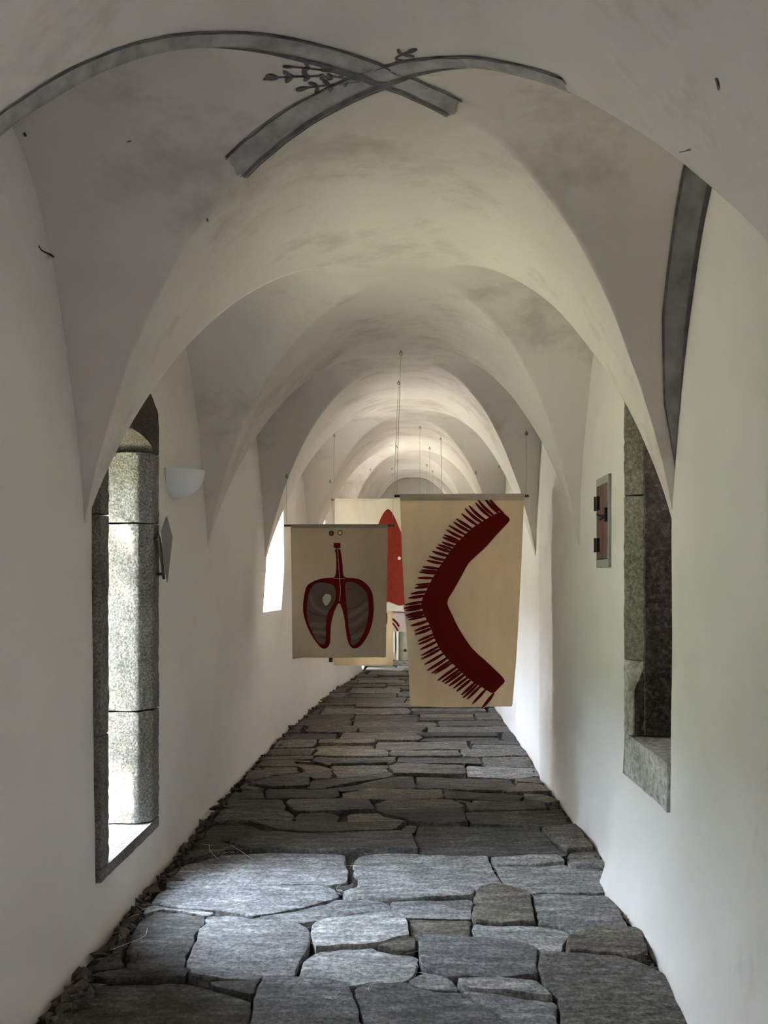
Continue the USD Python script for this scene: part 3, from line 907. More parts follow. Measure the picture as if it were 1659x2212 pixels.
r = np.random.default_rng(31); ch = []
for k in range(620):
    y = 2.5 + 9 * r.random() ** 1.7
    x = float(wall_x(-1, np.array(y), np.array(.03))) + .03 + abs(r.normal(.0, .045))
    if 2.4 < y < 3.3:
        x += abs(r.normal(0, .06))
    ch.append(chip((x, y, -.01 + r.uniform(-.02, .010)), r.uniform(.010, .040), r))
put('rubble', cat_(*ch), M['rubble'], label='dark broken rubble and crumbs along the foot of the left wall', cat='rubble', kind='stuff')
ch = []
for k in range(200):
    y = 2.6 + 5 * r.random()
    x = float(wall_x(1, np.array(y), np.array(.03))) - .03 - abs(r.normal(.0, .015))
    ch.append(chip((x, y, -.015 + r.uniform(-.02, .012)), r.uniform(.008, .02), r))
put('rubble', cat_(*ch), M['rubble'], label='finer dark crumbs of stone along the foot of the right wall', cat='rubble', kind='stuff')
st = []
for (px, py, n, sp) in ((745, 1935, 14, .05), (640, 2040, 10, .05), (655, 2060, 8, .04), (480, 1985, 8, .09), (330, 1975, 6, .08), (270, 2045, 5, .07), (760, 1890, 10, .04),
                        (1080, 1890, 8, .03), (900, 2085, 10, .04), (770, 2170, 9, .05), (500, 1850, 8, .10), (1000, 1930, 6, .08), (560, 1960, 6, .1), (700, 1995, 8, .05)):
    cx, cy = floor_pt(px, py)
    for k in range((n + 1) // 2):
        a = r.uniform(0, np.pi); L = r.uniform(.02, .09); bend = r.normal(0, .012)
        c = np.array([cx + r.normal(0, sp), cy + r.normal(0, sp), .016 + r.uniform(0, .008)])
        ts_ = np.linspace(-1, 1, 6)[:, None]
        d = np.array([math.cos(a), math.sin(a), r.normal(0, .05)]); nn = np.array([-math.sin(a), math.cos(a), 0])
        st.append(tube(c + ts_ * d * L / 2 + (ts_ ** 2) * nn * bend, .0007, 4))
for pts in (((238, 2068), (265, 2058), (300, 2044), (316, 2035), (318, 2020)), ((500, 1838), (520, 1850), (545, 1868)), ((452, 1836), (452, 1850), (470, 1866))):
    c = np.array([[*floor_pt(*q), .03] for q in pts])
    st.append(tube(chaikin(c, 2, False), .0013, 4))
put('straw', cat_(*st), M['straw'], label='pale wisps of dry straw blown over the slabs and joints', cat='straw', kind='stuff')

# ------------------------------------------------------------------ painted ribs and sprigs on the vault


def rib_ribbon(bay, side, half, t0, t1, offs, lift=.004, n=40, ragged=0.0, seed=0):
    """a painted band along a groin, bent to the vault; offs = two distances across the groin"""
    ts = np.linspace(t0, t1, n)
    base = vault_xyz(bay, side, half, ts, ts)
    tg = np.gradient(base[:, :2], axis=0); tg /= np.linalg.norm(tg, axis=1, keepdims=True)
    nr = np.stack([-tg[:, 1], tg[:, 0]], 1)
    m = 7
    w = np.linspace(offs[0], offs[1], m)
    wob = .006 * (noise(np.c_[ts * 30, np.full(n, seed), np.zeros(n)], 4) - .5)
    P = np.empty((n, m, 3))
    for i in range(n):
        for j in range(m):
            sh = ragged * (noise(np.array([[j * 1.3, seed + .5, .2]]), 6)[0] - .5) if i in (0, n - 1) else 0
            q = base[i, :2] + nr[i] * (w[j] + (wob[i] if j in (0, m - 1) else 0)) + tg[i] * sh
            P[i, j] = (q[0], q[1], ceil_z(q[0], q[1]) - lift)
    idx = np.arange(n * m).reshape(n, m)
    f = np.concatenate([np.stack([idx[:-1, :-1], idx[1:, :-1], idx[1:, 1:]], -1).reshape(-1, 3), np.stack([idx[:-1, :-1], idx[1:, 1:], idx[:-1, 1:]], -1).reshape(-1, 3)])
    low = P.reshape(-1, 3)
    t = trimesh.Trimesh(np.vstack([low, low + [0, 0, .003]]), np.vstack([f, f[:, ::-1] + n * m]), process=False)
    if t.face_normals[:len(f), 2].mean() > 0:
        t.invert()
    return t


def rib(bay, side, half, t0, t1, w0, w1, dark, ragged=.05, seed=0):
    put('painted_rib', rib_ribbon(bay, side, half, t0, t1, (w0, w1), .004, 44, ragged, seed), M['paint'], cp, smooth=30)
    for a, b in dark:
        put('painted_rib_line', rib_ribbon(bay, side, half, t0, t1, (a, b), .0065, 44, ragged * .5, seed + 9), M['paint_dark'], cp, smooth=30)


rib(3, -1, 0, 0.0, 0.99, -.05, .055, [(.048, .055), (-.05, -.046)], .0, 1)
put('painted_rib_line', rib_ribbon(3, -1, 0, 0.0, .36, (-.05, -.026), .0065, 24, .05, 11), M['paint_dark'], cp, smooth=30)
rib(3, -1, 1, 0.0, 0.42, -.055, .055, [(-.055, -.048), (-.044, -.022), (.049, .055)], .05, 2)
rib(3, 1, 0, 0.0, 0.44, -.045, .05, [(-.045, -.040), (.045, .05)], .05, 3)
put('painted_rib_line', rib_ribbon(3, 1, 0, 0.0, .2, (.028, .05), .0065, 20, .05, 13), M['paint_dark'], cp, smooth=30)
rib(3, 1, 1, 0.0, 0.19, -.05, .045, [(-.05, -.045), (.022, .036), (.040, .045)], .04, 4)
rib(9, -1, 0, .12, .55, -.07, .07, [(-.07, -.02)], .05, 5)
rib(9, 1, 0, .12, .60, -.06, .06, [(.0, .06)], .05, 6)


# the painted band that runs down beside the right wall of the near bay
def wall_band(d_list, w, x_in, lift, name, mt):
    rows_ = []
    for d, ww in zip(d_list, w):
        v = (d - CRS[3, 0]) / (SPR[4, 0] - CRS[3, 0])
        q = []
        for u in np.linspace(1.0 - x_in[0] * ww, 1.0 - x_in[1] * ww, 6):
            u = max(u, v + .004)
            p = vault_xyz(3, 1, 1, np.array([u]), np.array([v]))[0]
            q.append(p + np.array([-.35, -.75, -.55]) * lift)
        rows_.append(q)
    P = np.array(rows_); n, m, _ = P.shape
    idx = np.arange(n * m).reshape(n, m)
    f = np.concatenate([np.stack([idx[:-1, :-1], idx[1:, :-1], idx[1:, 1:]], -1).reshape(-1, 3), np.stack([idx[:-1, :-1], idx[1:, 1:], idx[:-1, 1:]], -1).reshape(-1, 3)])
    lo = P.reshape(-1, 3)
    put(name, trimesh.Trimesh(np.vstack([lo, lo + [.001, .002, .0015]]), np.vstack([f, f[:, ::-1] + n * m]), process=False), M[mt], cp, smooth=30)


dl = np.linspace(2.62, 3.325, 56)
ww = np.interp(dl, [2.6, 3.15, 3.26, 3.325], [1.0, .92, .62, .14])
wall_band(dl, ww, (.0, .118), .004, 'painted_rib', 'paint_band')
wall_band(dl, ww, (.012, .03), .0065, 'painted_rib_line', 'paint_dark')
wall_band(dl, ww, (.0, .006), .0065, 'painted_rib_line', 'paint_dark')
wall_band(dl, ww, (.108, .118), .0065, 'painted_rib_line', 'paint_dark')


def on_vault(poly_px, lift=.004):
    b = np.asarray(poly_px, float)
    p2, tri = fill2d(b, 8.0)
    P = np.array([ray_ceiling(x, y, 1.0, 4.5) - np.array([0, .3, 1]) * lift for x, y in p2])
    t = trimesh.Trimesh(np.vstack([P, P + [0, .001, .0025]]), np.vstack([tri, tri[:, ::-1] + len(P)]), process=False)
    if t.face_normals[:len(tri), 2].mean() > 0:
        t.invert()
    return t


def leaf_px(x, y, ang, L, w):
    a = math.radians(ang); ts_ = np.linspace(0, np.pi * 2, 14, endpoint=False)
    lx, ly = L / 2 * np.cos(ts_), w / 2 * np.sin(ts_) * (1 - .35 * np.cos(ts_))
    return np.stack([x + lx * math.cos(a) - ly * math.sin(a), y + lx * math.sin(a) + ly * math.cos(a)], 1)


def stroke_px(pts, w):
    g = LineString(chaikin(pts, 2, False)).buffer(w / 2, cap_style=2)
    return resample(np.asarray(g.exterior.coords)[:-1], 4)


leaves1 = [(623, 143, 4, 26, 6), (663, 137, 60, 15, 9), (661, 149, -25, 20, 8), (698, 142, 35, 18, 8), (703, 149, -10, 20, 7), (727, 151, 50, 16, 7),
           (588, 166, 2, 30, 12), (578, 168, -15, 20, 5), (622, 159, 30, 26, 7), (624, 171, -25, 18, 8), (661, 160, 40, 22, 9), (664, 168, -30, 20, 8), (697, 165, 0, 14, 12), (712, 166, 20, 16, 13), (738, 162, 0, 11, 7),
           (653, 191, -12, 28, 8), (675, 180, 15, 20, 6), (685, 192, -70, 16, 9), (705, 177, 30, 20, 8), (716, 188, -50, 20, 10), (748, 180, -50, 14, 7)]
stems1 = [((610, 142), (660, 146), (720, 153), (775, 172)), ((590, 166), (660, 164), (720, 163), (778, 173)), ((640, 191), (700, 184), (750, 178), (779, 174))]
lf = [on_vault(leaf_px(*q)) for q in leaves1] + [on_vault(stroke_px(s, 2.2)) for s in stems1]
put('painted_sprig', cat_(*lf), M['paint_dark'], cp, smooth=30)
leaves2 = [(863, 111, 50, 14, 6), (891, 108, -15, 22, 8), (885, 119, 8, 22, 6), (863, 130, 5, 17, 6)]
lf = [on_vault(leaf_px(*q)) for q in leaves2] + [on_vault(stroke_px(s, 2.5)) for s in (((852, 125), (868, 117), (882, 111)), ((868, 117), (885, 120)))]
put('painted_sprig', cat_(*lf), M['paint_dark'], cp, smooth=30)

for q, w in (([(1436, 304), (1441, 310), (1449, 317)], 4), ([(1466, 326), (1480, 324), (1493, 320)], 2.2), ([(1546, 168), (1550, 180), (1552, 192)], 5), ([(52, 285), (56, 292)], 3.5), ([(274, 305), (284, 303)], 2), ([(447, 470), (449, 477)], 3.5)):
    put('scuff_mark', on_vault(stroke_px(q, w)), M['paint_dark'], cp)

# ------------------------------------------------------------------ textile banners hung from the vault
def to_world(p2, d, off, drape):
    p2 = np.asarray(p2, float)
    y = d + off + drape(p2[:, 0], p2[:, 1])
    return np.stack([(p2[:, 0] - VX) * d / F_PX, y, EYE + (VY - p2[:, 1]) * d / F_PX], 1)


def sheet(poly, d, off, th, drape, step=7.0, edge=4.0):
    """a piece of cloth cut to an outline (plane of the banner at distance d), th thick, following the drape"""
    out = []
    for g in (getattr(poly, 'geoms', None) or [poly]) if not isinstance(poly, (list, np.ndarray)) else [Polygon(poly)]:
        g = g.buffer(0)
        for q in getattr(g, 'geoms', [g]):
            if q.is_empty or q.area < .5:
                continue
            b = np.asarray(q.exterior.coords)[:-1]
            b = resample(b, edge)
            holes = [resample(np.asarray(h.coords)[:-1], edge) for h in q.interiors]
            if holes:
                pq = Polygon(b, holes)
                bb = np.vstack([b] + holes)
                p2, tri = fill_holes(pq, bb, step)
            else:
                p2, tri = fill2d(b, step)
            rings = [b] + holes
            n = len(p2)
            v = np.vstack([to_world(p2, d, off, drape), to_world(p2, d, off + th, drape)])
            A = v[:n]
            nf = np.cross(A[tri[:, 1]] - A[tri[:, 0]], A[tri[:, 2]] - A[tri[:, 0]])[:, 1].mean()
            if nf > 0:
                tri = tri[:, ::-1]
            f = [tri, tri[:, ::-1] + n]
            at = 0
            for rg in rings:
                a = np.arange(len(rg)) + at; c = np.roll(a, -1); at += len(rg)
                f += [np.stack([a, c, c + n], 1), np.stack([a, c + n, a + n], 1)]
            out.append(trimesh.Trimesh(v, np.vstack(f), process=False))
    return cat_(*out)


def fill_holes(pq, bb, step):
    import shapely
    x0, y0, x1, y1 = pq.bounds
    gx, gy = np.meshgrid(np.arange(x0, x1, step), np.arange(y0, y1, step))
    inner = pq.buffer(-.45 * step)
    ok = shapely.contains_xy(inner, gx.ravel(), gy.ravel())
    allp = np.vstack([bb, np.stack([gx.ravel(), gy.ravel()], 1)[ok]])
    tri = Delaunay(allp).simplices
    c = allp[tri].mean(1)
    tri = tri[shapely.contains_xy(pq, c[:, 0], c[:, 1])]
    a, b, c = allp[tri[:, 0]], allp[tri[:, 1]], allp[tri[:, 2]]
    area = (b[:, 0] - a[:, 0]) * (c[:, 1] - a[:, 1]) - (b[:, 1] - a[:, 1]) * (c[:, 0] - a[:, 0])
    return allp, np.where((area < 0)[:, None], tri[:, ::-1], tri)


def folds(seed, amp, x0, x1, y0, y1):
    """soft vertical drape: flat at the rod, looser below"""
    def f(x, y):
        t = np.clip((y - y0) / (y1 - y0), 0, 1)
        s = (x - x0) / (x1 - x0)
        w = np.sin(s * 9 + seed) * .5 + np.sin(s * 21 + 2.3 * seed + t * 1.2) * .25
        return amp * w * (.15 + .85 * t ** .8) + amp * .9 * (2 * s - 1) ** 2 * t
    return f


def hang(parent, d, xl, xr, y, hooks, r_rod=.0085, r_cord=.0017, drape=None):
    """rod, two cords up to iron hooks in the vault; hooks are points on the vault or None (straight above)"""
    z = EYE + (VY - y) * d / F_PX
    X = lambda px: (px - VX) * d / F_PX
    rod = trimesh.creation.cylinder(radius=r_rod, height=X(xr) - X(xl), sections=14)
    rod.apply_transform(trimesh.transformations.rotation_matrix(np.pi / 2, [0, 1, 0]))
    rod.apply_translation([(X(xl) + X(xr)) / 2, d, z])
    put('rod', rod, M['rod'], parent, smooth=30)
    for px, hk in ((xl + 5, hooks[0]), (xr - 5, hooks[1])):
        a = np.array([X(px), d, z])
        if hk is None:
            h = np.array([X(px), d, ceil_z(X(px), d)])
        else:
            h = ray_ceiling(hk[0], hk[1], 4.5, 13.2)
        L = np.linalg.norm(h - a); e = (h - a) / L
        loop = [a + np.array([0, r_rod * 1.5 * math.cos(t), r_rod * 1.5 * math.sin(t)]) for t in np.linspace(-np.pi / 2, 1.5 * np.pi, 11)]
        put('cord', cat_(tube([a + e * r_rod, a + e * L * .5, h - e * .03], r_cord, 6), tube(loop, r_cord, 5)), M['cord'], parent, smooth=True)
        ring = [h + np.array([.009 * math.sin(t), 0, -.022 - .011 * math.cos(t)]) for t in np.linspace(0, 5.4, 12)]
        put('ceiling_hook', cat_(tube([h + [0, 0, .01], h + [0, 0, -.012]], .0035, 6), tube(ring, .0028, 6)), M['hook'], parent, smooth=True)


def lens(tip, base, w, bow):
    """a pointed hair of felt"""
    tip, base = np.asarray(tip, float), np.asarray(base, float)
    ax = base - tip; L = np.linalg.norm(ax); u = ax / L; n = np.array([-u[1], u[0]])
    t = np.linspace(0, 1, 12)
    width = w * (np.sin(np.pi * np.clip(t * .80 + .06, 0, 1)) ** .8) / 2
    c = tip + np.outer(t, ax) + np.outer(np.sin(np.pi * t) * bow, n)
    return Polygon(np.vstack([c + n * width[:, None], (c - n * width[:, None])[::-1]])).buffer(0)


# --- banner with a dark red bristly bent form, in front on the right
DB = 6.0
Z1 = lambda q, ox, oy, s: [(ox + x / s, oy + y / s) for x, y in q]
outer_r = Z1([(1300, 312), (1352, 355), (1383, 385), (1388, 405), (1375, 430), (1240, 570), (1110, 720), (990, 830), (910, 905), (885, 935), (780, 1130), (700, 1270), (655, 1335), (640, 1385)], 850, 1050, 5.53) + \
    Z1([(648, 110), (700, 210), (745, 310), (800, 410), (910, 580), (990, 665), (1100, 760), (1210, 865), (1300, 950), (1325, 990), (1330, 1005), (1315, 1030), (1270, 1075), (1190, 1160)], 850, 1290, 5.53)
inner_l = Z1([(1210, 335), (1060, 425), (940, 500), (830, 610), (720, 720), (610, 880), (520, 1010), (440, 1150), (375, 1290), (342, 1365)], 850, 1050, 5.53) + \
    Z1([(335, 60), (340, 110), (370, 220), (430, 320), (500, 520), (600, 690), (750, 830), (900, 980), (1100, 1100)], 850, 1290, 5.53)
tips = Z1([(1130, 130), (1080, 135), (1005, 160), (980, 200), (902, 232), (855, 265), (810, 328), (752, 395), (718, 430), (660, 470), (632, 522), (605, 583), (585, 610), (578, 668), (530, 700), (505, 730), (462, 780),
           (422, 838), (395, 888), (348, 965), (330, 1003), (305, 1025), (288, 1098), (265, 1178), (250, 1218), (205, 1288), (178, 1338)], 850, 1050, 5.53) + \
    Z1([(180, 12), (137, 92), (121, 135), (140, 160), (143, 218), (158, 242), (178, 272), (208, 340), (250, 405), (257, 446), (291, 525), (298, 565), (318, 627), (332, 698), (335, 742), (370, 806), (402, 878), (453, 912), (488, 915),
        (530, 992), (580, 1008), (612, 1030), (663, 1055), (714, 1088), (752, 1122), (812, 1165), (830, 1200), (878, 1218), (940, 1275), (1050, 1328)], 850, 1290, 5.53)
body = Polygon(chaikin(np.array(outer_r + inner_l[::-1]), 1)).buffer(0)
base_line = LineString([outer_r[0]] + inner_l + [outer_r[-1]])
tip_line = LineString(tips)
hairs = []
hr = np.random.default_rng(4)
cum = 0
for i, t in enumerate(tips):
    fr = tip_line.project(Point(t)) / tip_line.length
    b = base_line.interpolate(fr, normalized=True)
    b = np.array([b.x, b.y]); ax = b - np.array(t); b = b + ax / np.linalg.norm(ax) * 3.0
    L = np.linalg.norm(ax)
    hairs.append(lens(t, b, hr.uniform(5.2, 6.5), hr.uniform(-.6, 1.2) + (2.2 if i < 6 else 0)))
dark = unary_union([body] + hairs).buffer(.15)
clothB = [(863, 1070), (1000, 1070), (1134, 1070), (1131, 1100), (1127, 1200), (1122, 1310), (1115, 1430), (1107, 1527), (1000, 1528), (886, 1527), (881, 1420), (874, 1310), (868, 1190), (865, 1110)]
fB = folds(1.0, .020, 863, 1134, 1068, 1527)
bB = thing('banner', 'tall cream linen banner with a dark red bristly bent comb shape, front right', 'banner', 'textile banners hanging in the passage')
put('cloth', sheet(Polygon(clothB), DB, 0, .002, fB, 8, 6), M['cream'], bB, smooth=30)
put('top_hem', sheet(Polygon([(863, 1067.5), (1134, 1066.5), (1133, 1080), (864, 1081)]), DB, -.0115, .023, fB, 6, 5), M['hem'], bB, smooth=30)
put('outline_stitching', sheet(dark.buffer(1.7), DB, -.0045, .003, fB, 7, 3), M['pale_pink'], bB, smooth=30, label='thin pale pink stitched edging')
put('red_applique', sheet(dark, DB, -.0075, .004, fB, 7, 2.5), M['maroon'], bB, smooth=30, label='dark red felt bent form with bristles')
hang(bB, DB, 852, 1142, 1071.5, ((866, 757), (1137, 932)))

# --- smaller grey banner with lungs, left
DA = 6.5
Q = lambda q: [(610 + x / 6.636, 1120 + y / 6.636) for x, y in q]
clothA = [(628, 1136), (735, 1135), (838, 1136), (837, 1200), (835, 1300), (833.5, 1421), (815, 1419.5), (735, 1421), (655, 1420.5), (631, 1424.5), (630, 1300), (629, 1200)]
fA = folds(2.2, .012, 628, 838, 1136, 1424)
bA = thing('banner', 'small grey linen banner with dark red lungs and two round eyes, front left', 'banner', 'textile banners hanging in the passage')
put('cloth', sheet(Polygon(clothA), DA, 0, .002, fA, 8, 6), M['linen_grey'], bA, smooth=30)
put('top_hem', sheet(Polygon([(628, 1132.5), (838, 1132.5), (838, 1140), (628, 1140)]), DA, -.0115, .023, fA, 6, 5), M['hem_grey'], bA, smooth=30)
lung = Q([(740, 850), (640, 850), (560, 860), (440, 900), (350, 960), (318, 1065), (297, 1200), (295, 1340), (330, 1480), (390, 1620), (470, 1750), (545, 1845), (600, 1870), (650, 1850), (685, 1790), (690, 1650), (692, 1550), (712, 1440), (752, 1310), (815, 1185),
          (860, 1300), (888, 1420), (905, 1560), (922, 1700), (952, 1800), (992, 1855), (1050, 1865), (1110, 1840), (1190, 1740), (1260, 1600), (1300, 1440), (1310, 1300), (1302, 1120), (1270, 1020), (1210, 940), (1130, 880), (1040, 855), (910, 850), (885, 835), (868, 790), (862, 640), (845, 520), (828, 430), (748, 430), (768, 520), (775, 640), (768, 790), (752, 832)])
inL = Q([(560, 910), (480, 920), (420, 970), (375, 1060), (352, 1180), (340, 1330), (362, 1480), (410, 1600), (470, 1720), (530, 1800), (590, 1810), (625, 1790), (630, 1660), (630, 1500), (650, 1370), (690, 1300), (750, 1210), (775, 1100), (770, 1010), (730, 945), (650, 920)])
inR = Q([(890, 920), (960, 900), (1040, 910), (1130, 970), (1200, 1040), (1235, 1110), (1245, 1300), (1230, 1450), (1190, 1600), (1120, 1740), (1060, 1810), (1000, 1830), (970, 1790), (975, 1690), (945, 1600), (935, 1440), (915, 1250), (900, 1080)])
pL, pR = Polygon(chaikin(inL, 1)), Polygon(chaikin(inR, 1))
redA = Polygon(chaikin(lung, 1)).buffer(0).union(Polygon(Q([(735, 352), (833, 352), (835, 418), (785, 436), (735, 418)])))
put('red_applique', sheet(redA.difference(pL.buffer(-.8)).difference(pR.buffer(-.8)), DA, -.005, .003, fA, 6, 3), M['wine'], bA, smooth=30, label='dark red felt lungs with windpipe')
put('lung_fill', sheet(pL, DA, -.003, .002, fA, 6, 3), M['mauve'], bA, smooth=30)
put('lung_fill', sheet(pR, DA, -.003, .002, fA, 6, 3), M['mauve'], bA, smooth=30)
bandsL = [Q([(380, 1090), (420, 1080), (440, 1180), (500, 1270), (600, 1320), (690, 1310), (650, 1400), (540, 1340), (440, 1290), (395, 1200)]), Q([(350, 1520), (450, 1480), (560, 1500), (640, 1470), (640, 1540), (540, 1570), (440, 1540), (370, 1580)]), Q([(420, 1610), (520, 1600), (640, 1620), (640, 1690), (560, 1640), (440, 1660)])]
bandsR = [Q([(935, 1510), (1010, 1500), (1100, 1430), (1180, 1350), (1245, 1320), (1245, 1400), (1150, 1470), (1060, 1550), (950, 1560)]), Q([(975, 1680), (1080, 1660), (1180, 1580), (1220, 1560), (1190, 1640), (1090, 1720), (975, 1740)]), Q([(930, 1380), (1000, 1330), (1100, 1290), (1240, 1180), (1245, 1240), (1130, 1340), (1010, 1420), (935, 1440)])]
for bs, lim in ((bandsL, pL), (bandsR, pR)):
    put('lung_band', sheet(unary_union([Polygon(chaikin(b, 2)).buffer(0) for b in bs]).intersection(lim.buffer(-.3)), DA, -.0045, .0015, fA, 6, 3), M['mauve_l'], bA, smooth=30)
hole = Polygon(chaikin(Q([(630, 1072), (690, 1090), (705, 1130), (690, 1190), (630, 1262), (600, 1240), (565, 1150), (590, 1100)]), 1))
put('hole_edging', sheet(hole.buffer(1.1), DA, -.0055, .002, fA, 4, 2), M['maroon'], bA)
put('pale_patch', sheet(hole, DA, -.0075, .002, fA, 4, 2), M['pale'], bA, label='pale egg-shaped patch in the left lung')
lines = [Q([(350, 1295), (430, 1360), (520, 1395), (640, 1395)]), Q([(440, 1655), (560, 1690), (632, 1725)]), Q([(455, 1690), (540, 1700), (630, 1726)]), Q([(915, 1312), (1060, 1270), (1160, 1200), (1228, 1090)]), Q([(975, 1685), (1080, 1590), (1212, 1500)]), Q([(910, 1010), (960, 1005), (1010, 1012)])]
for ms in [sheet(LineString(chaikin(l, 2, False)).buffer(.45), DA, -.0065, .0015, fA, 4, 2) for l in lines]:
    put('thread_line', ms, M['red_dark'], bA)
pale_l = [Q([(748, 422), (790, 440), (832, 422)]), Q([(790, 440), (808, 640), (820, 860), (838, 1050), (816, 1185)]), Q([(733, 857), (820, 864), (897, 857)])]
for l in pale_l:
    put('pale_thread', sheet(LineString(chaikin(l, 2, False)).buffer(.5), DA, -.008, .0015, fA, 4, 2), M['pale_pink'], bA)
for cx, cy, mt in ((716, 1152, 'mauve_l'), (734.5, 1151, 'white_cloth')):
    c = Point(cx, cy)
    put('eye_ring', sheet(c.buffer(5.4).difference(c.buffer(3.8)), DA, -.005, .003, fA, 3, 2), M['maroon'], bA)
    put('eye_disc', sheet(c.buffer(4.0), DA, -.0035, .002, fA, 3, 2), M[mt], bA)
hang(bA, DA, 614, 852, 1135.5, (None, (861, 822)))

# --- cream banner with a red mountain, behind the gap
DC = 8.0
fC = folds(3.1, .022, 722, 955, 1079, 1320)
bC = thing('banner', 'pale cotton banner with a bright red mountain shape, behind the two front banners', 'banner', 'textile banners hanging in the passage')
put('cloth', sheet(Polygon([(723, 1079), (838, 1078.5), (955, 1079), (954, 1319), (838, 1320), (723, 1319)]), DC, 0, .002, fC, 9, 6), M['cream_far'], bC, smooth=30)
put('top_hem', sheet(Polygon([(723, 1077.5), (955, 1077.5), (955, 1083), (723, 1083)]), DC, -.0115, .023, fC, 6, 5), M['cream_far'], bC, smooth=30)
half = [(838, 1099), (843, 1102), (850, 1112), (858, 1130), (868, 1155), (880, 1190), (893, 1230), (905, 1270), (914, 1306)]
mount = Polygon(chaikin(half + [(900, 1310), (885, 1301), (872, 1307), (862, 1309), (850, 1304), (838, 1299), (826, 1304), (812, 1309), (795, 1303), (776, 1310)] + [(2 * 838 - x, y) for x, y in half[1:]][::-1][1:], 1)).buffer(0)
put('red_applique', sheet(mount, DC, -.004, .003, fC, 7, 4), M['red'], bC, smooth=30, label='bright red mountain-shaped cloth')
arcs = []
for (xa, ya, w_, h_) in ((866, 1166, 13, 13), (866, 1204, 20, 14), (866, 1240, 21, 13), (866, 1271, 22, 9), (866, 1292, 22, 8)):
    for sg in (1, -1):
        pts = [(838 + sg * (xa + w_ * math.cos(t) * .9 - 838 - 2), ya + h_ * math.sin(t)) for t in np.linspace(.55 * np.pi, 1.45 * np.pi, 12)]
        arcs.append(LineString(pts).buffer(.55))
for a in arcs:
    put('thread_line', sheet(a, DC, -.0065, .0025, fC, 4, 3), M['red_dark'], bC)
put('white_dot', sheet(Point(862.5, 1206).buffer(3.6), DC, -.0075, .003, fC, 3, 2), M['white_cloth'], bC)
hang(bC, DC, 716, 960, 1079.5, ((722, 937), (952, 945)), .009, .0028)

# --- further banners, mostly hidden
D2 = 9.5
f2 = folds(.4, .02, 722, 849, 1150, 1438)
b2 = thing('banner', 'plain cream banner hanging low, its foot showing under the grey lung banner', 'banner', 'textile banners hanging in the passage')
put('cloth', sheet(Polygon([(722, 1150), (847, 1150), (848, 1300), (847.5, 1360), (849.5, 1439), (785, 1438), (722, 1438)]), D2, 0, .002, f2, 9, 6), M['cream'], b2, smooth=30)
put('brown_applique', sheet(Polygon(chaikin([(822, 1324), (836, 1321), (837, 1336), (835, 1352), (822, 1349)], 1)), D2, -.004, .003, f2, 5, 3), M['red_dark'], b2)
hang(b2, D2, 717, 853, 1150, ((713, 1037), (857, 962)))
D3 = 11.5
f3 = folds(1.9, .02, 846, 935, 1150, 1365)
b3 = thing('banner', 'pinkish white banner with red arched band and pink disc, far back in the gap', 'banner', 'textile banners hanging in the passage')
put('cloth', sheet(Polygon([(846, 1150), (935, 1150), (935, 1364), (877, 1365), (846, 1364.5)]), D3, 0, .002, f3, 8, 5), M['white_cloth'], b3, smooth=30)
arc = [(838, 1334), (848, 1337), (857, 1345), (863, 1356)]
put('red_applique', cat_(sheet(LineString(chaikin(arc, 2, False)).buffer(2.2), D3, -.004, .003, f3, 4, 2), sheet(LineString(chaikin([(x - 4, y + 6) for x, y in arc], 2, False)).buffer(1.7), D3, -.004, .003, f3, 4, 2)), M['red_dark'], b3)
put('round_disc', sheet(Point(863.5, 1357.5).buffer(4.2), D3, -.007, .003, f3, 3, 2), M['pale_pink'], b3)
put('stitched_line', sheet(LineString([(846, 1322), (935, 1323)]).buffer(.7), D3, -.004, .003, f3, 4, 3), M['red_dark'], b3)
hang(b3, D3, 842, 939, 1150, (None, None))
for (dd, xl, xr, yt, yb, hk, lab) in ((9.3, 902, 1083, 1100, 1470, ((907, 920), (1078, 1005)), 'plain cream banner hidden behind the bristly one, hung by the widest pair of thin cords'),
                                      (10.6, 795, 933, 1105, 1300, ((800, 1012), (928, 965)), 'small plain cream banner concealed behind the red mountain banner, its cords rising above it'),
                                      (12.2, 917, 1033, 1110, 1400, ((922, 1002), (1028, 1018)), 'farthest plain cream banner, concealed behind the others, cords up to far vault')):
    bb = thing('banner', lab, 'banner', 'textile banners hanging in the passage')
    ff = folds(dd, .02, xl, xr, yt, yb)
    put('cloth', sheet(Polygon([(xl + 5, yt), (xr - 5, yt), (xr - 5, yb), (xl + 5, yb)]), dd, 0, .002, ff, 12, 8), M['cream'], bb, smooth=30)
    hang(bb, dd, xl, xr, yt, hk)

# ------------------------------------------------------------------ lamp, plate, cupboard and small things on the walls
p = on_wall(-1, 355, 1010)
R_, P_, H_ = .125, .180, .155
cx, cy, cz = p[0] + .004, p[1] + R_, p[2]
sc = thing('wall_lamp', 'white opal glass half-bowl wall lamp beside the left granite window', 'lamp')
ph = np.linspace(-np.pi / 2, np.pi / 2, 33); tt = np.linspace(0, np.pi / 2, 15)


def bowl(k):
    P, T = np.meshgrid(ph, tt, indexing='ij')
    rr = np.cos(T) ** .95
    return np.stack([cx + (P_ - k) * rr * np.cos(P), cy + (R_ - k) * rr * np.sin(P), cz - (H_ - k) * np.sin(T)], -1)


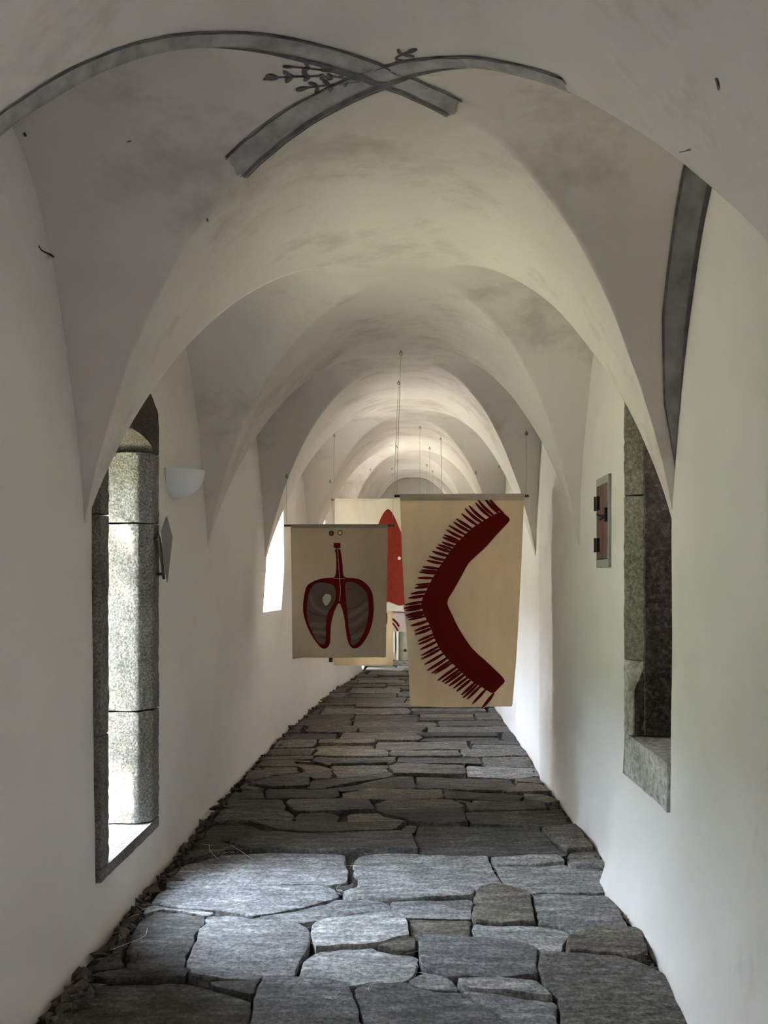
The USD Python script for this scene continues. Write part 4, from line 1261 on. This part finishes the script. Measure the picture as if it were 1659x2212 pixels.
o, i_ = bowl(0), bowl(.006)
nP, nT = len(ph), len(tt); ix = np.arange(nP * nT).reshape(nP, nT)
fo = np.concatenate([np.stack([ix[:-1, :-1], ix[1:, :-1], ix[1:, 1:]], -1).reshape(-1, 3), np.stack([ix[:-1, :-1], ix[1:, 1:], ix[:-1, 1:]], -1).reshape(-1, 3)])
rim = np.concatenate([np.stack([ix[:-1, 0], ix[1:, 0], ix[1:, 0] + nP * nT], -1), np.stack([ix[:-1, 0], ix[1:, 0] + nP * nT, ix[:-1, 0] + nP * nT], -1)])
sh = trimesh.Trimesh(np.vstack([o.reshape(-1, 3), i_.reshape(-1, 3)]), np.vstack([fo, fo[:, ::-1] + nP * nT, rim]), process=False)
sh.fix_normals()
put('shade', sh, M['sconce'], sc, smooth=40)
bpv = [(cy + R_ * .985 * math.cos(a), cz - H_ * .97 * math.sin(a)) for a in np.linspace(0, np.pi, 20)]
put('back_plate', trimesh.Trimesh(*(lambda me: (me.vert_properties[:, :3], me.tri_verts))(prism_x(bpv, cx - .022, cx + .001).to_mesh())), M['black'], sc)

kp = [ray(347, 1150, 4.12), ray(361, 1115, 4.20), ray(373, 1160, 4.28), ray(362, 1258, 4.20)]
kp = np.array(kp); nn = np.cross(kp[2] - kp[0], kp[1] - kp[3]); nn /= np.linalg.norm(nn)
if nn[0] > 0:
    nn = -nn
pl = thing('wall_plate', 'grey kite-shaped metal plate standing off the left wall under the lamp', 'plate')
pm = m3.Manifold.hull_points(np.vstack([kp, kp + nn * .005])).to_mesh()
put('plate', trimesh.Trimesh(pm.vert_properties[:, :3], pm.tri_verts), M['plate'], pl)
a, b = ray(347.5, 1158, 4.13) + nn * .010, ray(358, 1251, 4.17) + nn * .010
put('back_bar', tube([a, (a + b) / 2, b], .008, 8), M['black'], pl, smooth=30)
for q in (a * .93 + b * .07, a * .12 + b * .88):
    w_ = np.array([float(wall_x(-1, np.array(q[1]), np.array(q[2]))) - .01, q[1] + .01, q[2]])
    put('standoff', tube([q, w_], .007, 8), M['black'], pl, smooth=30)

cw = float(wall_x(1, np.array(4.43), np.array(1.85)))
cb = thing('wall_cupboard', 'little reddish wooden cupboard door set in the right wall beside the recess', 'cupboard')
F0, F1, G0, G1 = 4.288, 4.577, 1.588, 2.082
fx0, fx1 = cw - .010, cw + .09
put('frame', cat_(bx(fx0, fx1, F0, F0 + .018, G0, G1), bx(fx0, fx1, F1 - .010, F1, G0, G1), bx(fx0, fx1, F0 + .018, F1 - .010, G0, G0 + .042), bx(fx0, fx1, F0 + .018, F1 - .010, G1 - .042, G1)), M['limewash'], cb)
mid_ = (F0 + F1) / 2 + .02
put('door_plank', bx(fx0 + .006, fx0 + .03, F0 + .021, mid_ - .0015, G0 + .046, G1 - .045), M['redwood'], cb)
put('door_plank', bx(fx0 + .005, fx0 + .029, mid_ + .0015, F1 - .013, G0 + .046, G1 - .045), M['redwood'], cb)
for zc in (1.945, 1.712):
    put('hinge', cat_(bx(fx0 - .010, fx0 + .006, F1 - .062, F1 + .016, zc - .038, zc + .038), tube([(fx0 - .010, F1 - .01, zc - .04), (fx0 - .010, F1 - .01, zc + .04)], .006)), M['iron'], cb)
put('latch', cat_(bx(fx0 - .012, fx0 + .008, F0 + .026, F0 + .052, 1.83, 1.905), tube([(fx0 - .012, F0 + .04, 1.86), (fx0 - .035, F0 + .055, 1.862), (fx0 - .036, F0 + .10, 1.872)], .006), tube([(fx0 - .014, F0 + .05, 1.853), (fx0 - .03, F0 + .07, 1.842)], .006)), M['iron'], cb)

rt = [on_wall(-1, x, y) + np.array([.008, 0, 0]) for x, y in ((79, 531), (84, 540), (95, 546), (104, 549), (112, 556), (120, 553), (129, 556))]
rt2 = [on_wall(-1, x, y) + np.array([.008, 0, 0]) for x, y in ((120, 553), (126, 550), (131, 549))]
tag_ = put('dry_root', cat_(tube(chaikin(rt, 2, False), np.linspace(.0022, .0042, len(chaikin(rt, 2, False))), 6), tube(rt2, .003, 6)), M['hook'], smooth=True,
           label='dry brown root curling on the left wall high up near the vault', cat='root')
q = on_wall(-1, 714, 1425)
put('wall_socket', bx(q[0] - .02, q[0] + .025, q[1] - .04, q[1] + .04, q[2] - .03, q[2] + .03), M['black'], label='small dark fitting low on the far left wall', cat='fitting')
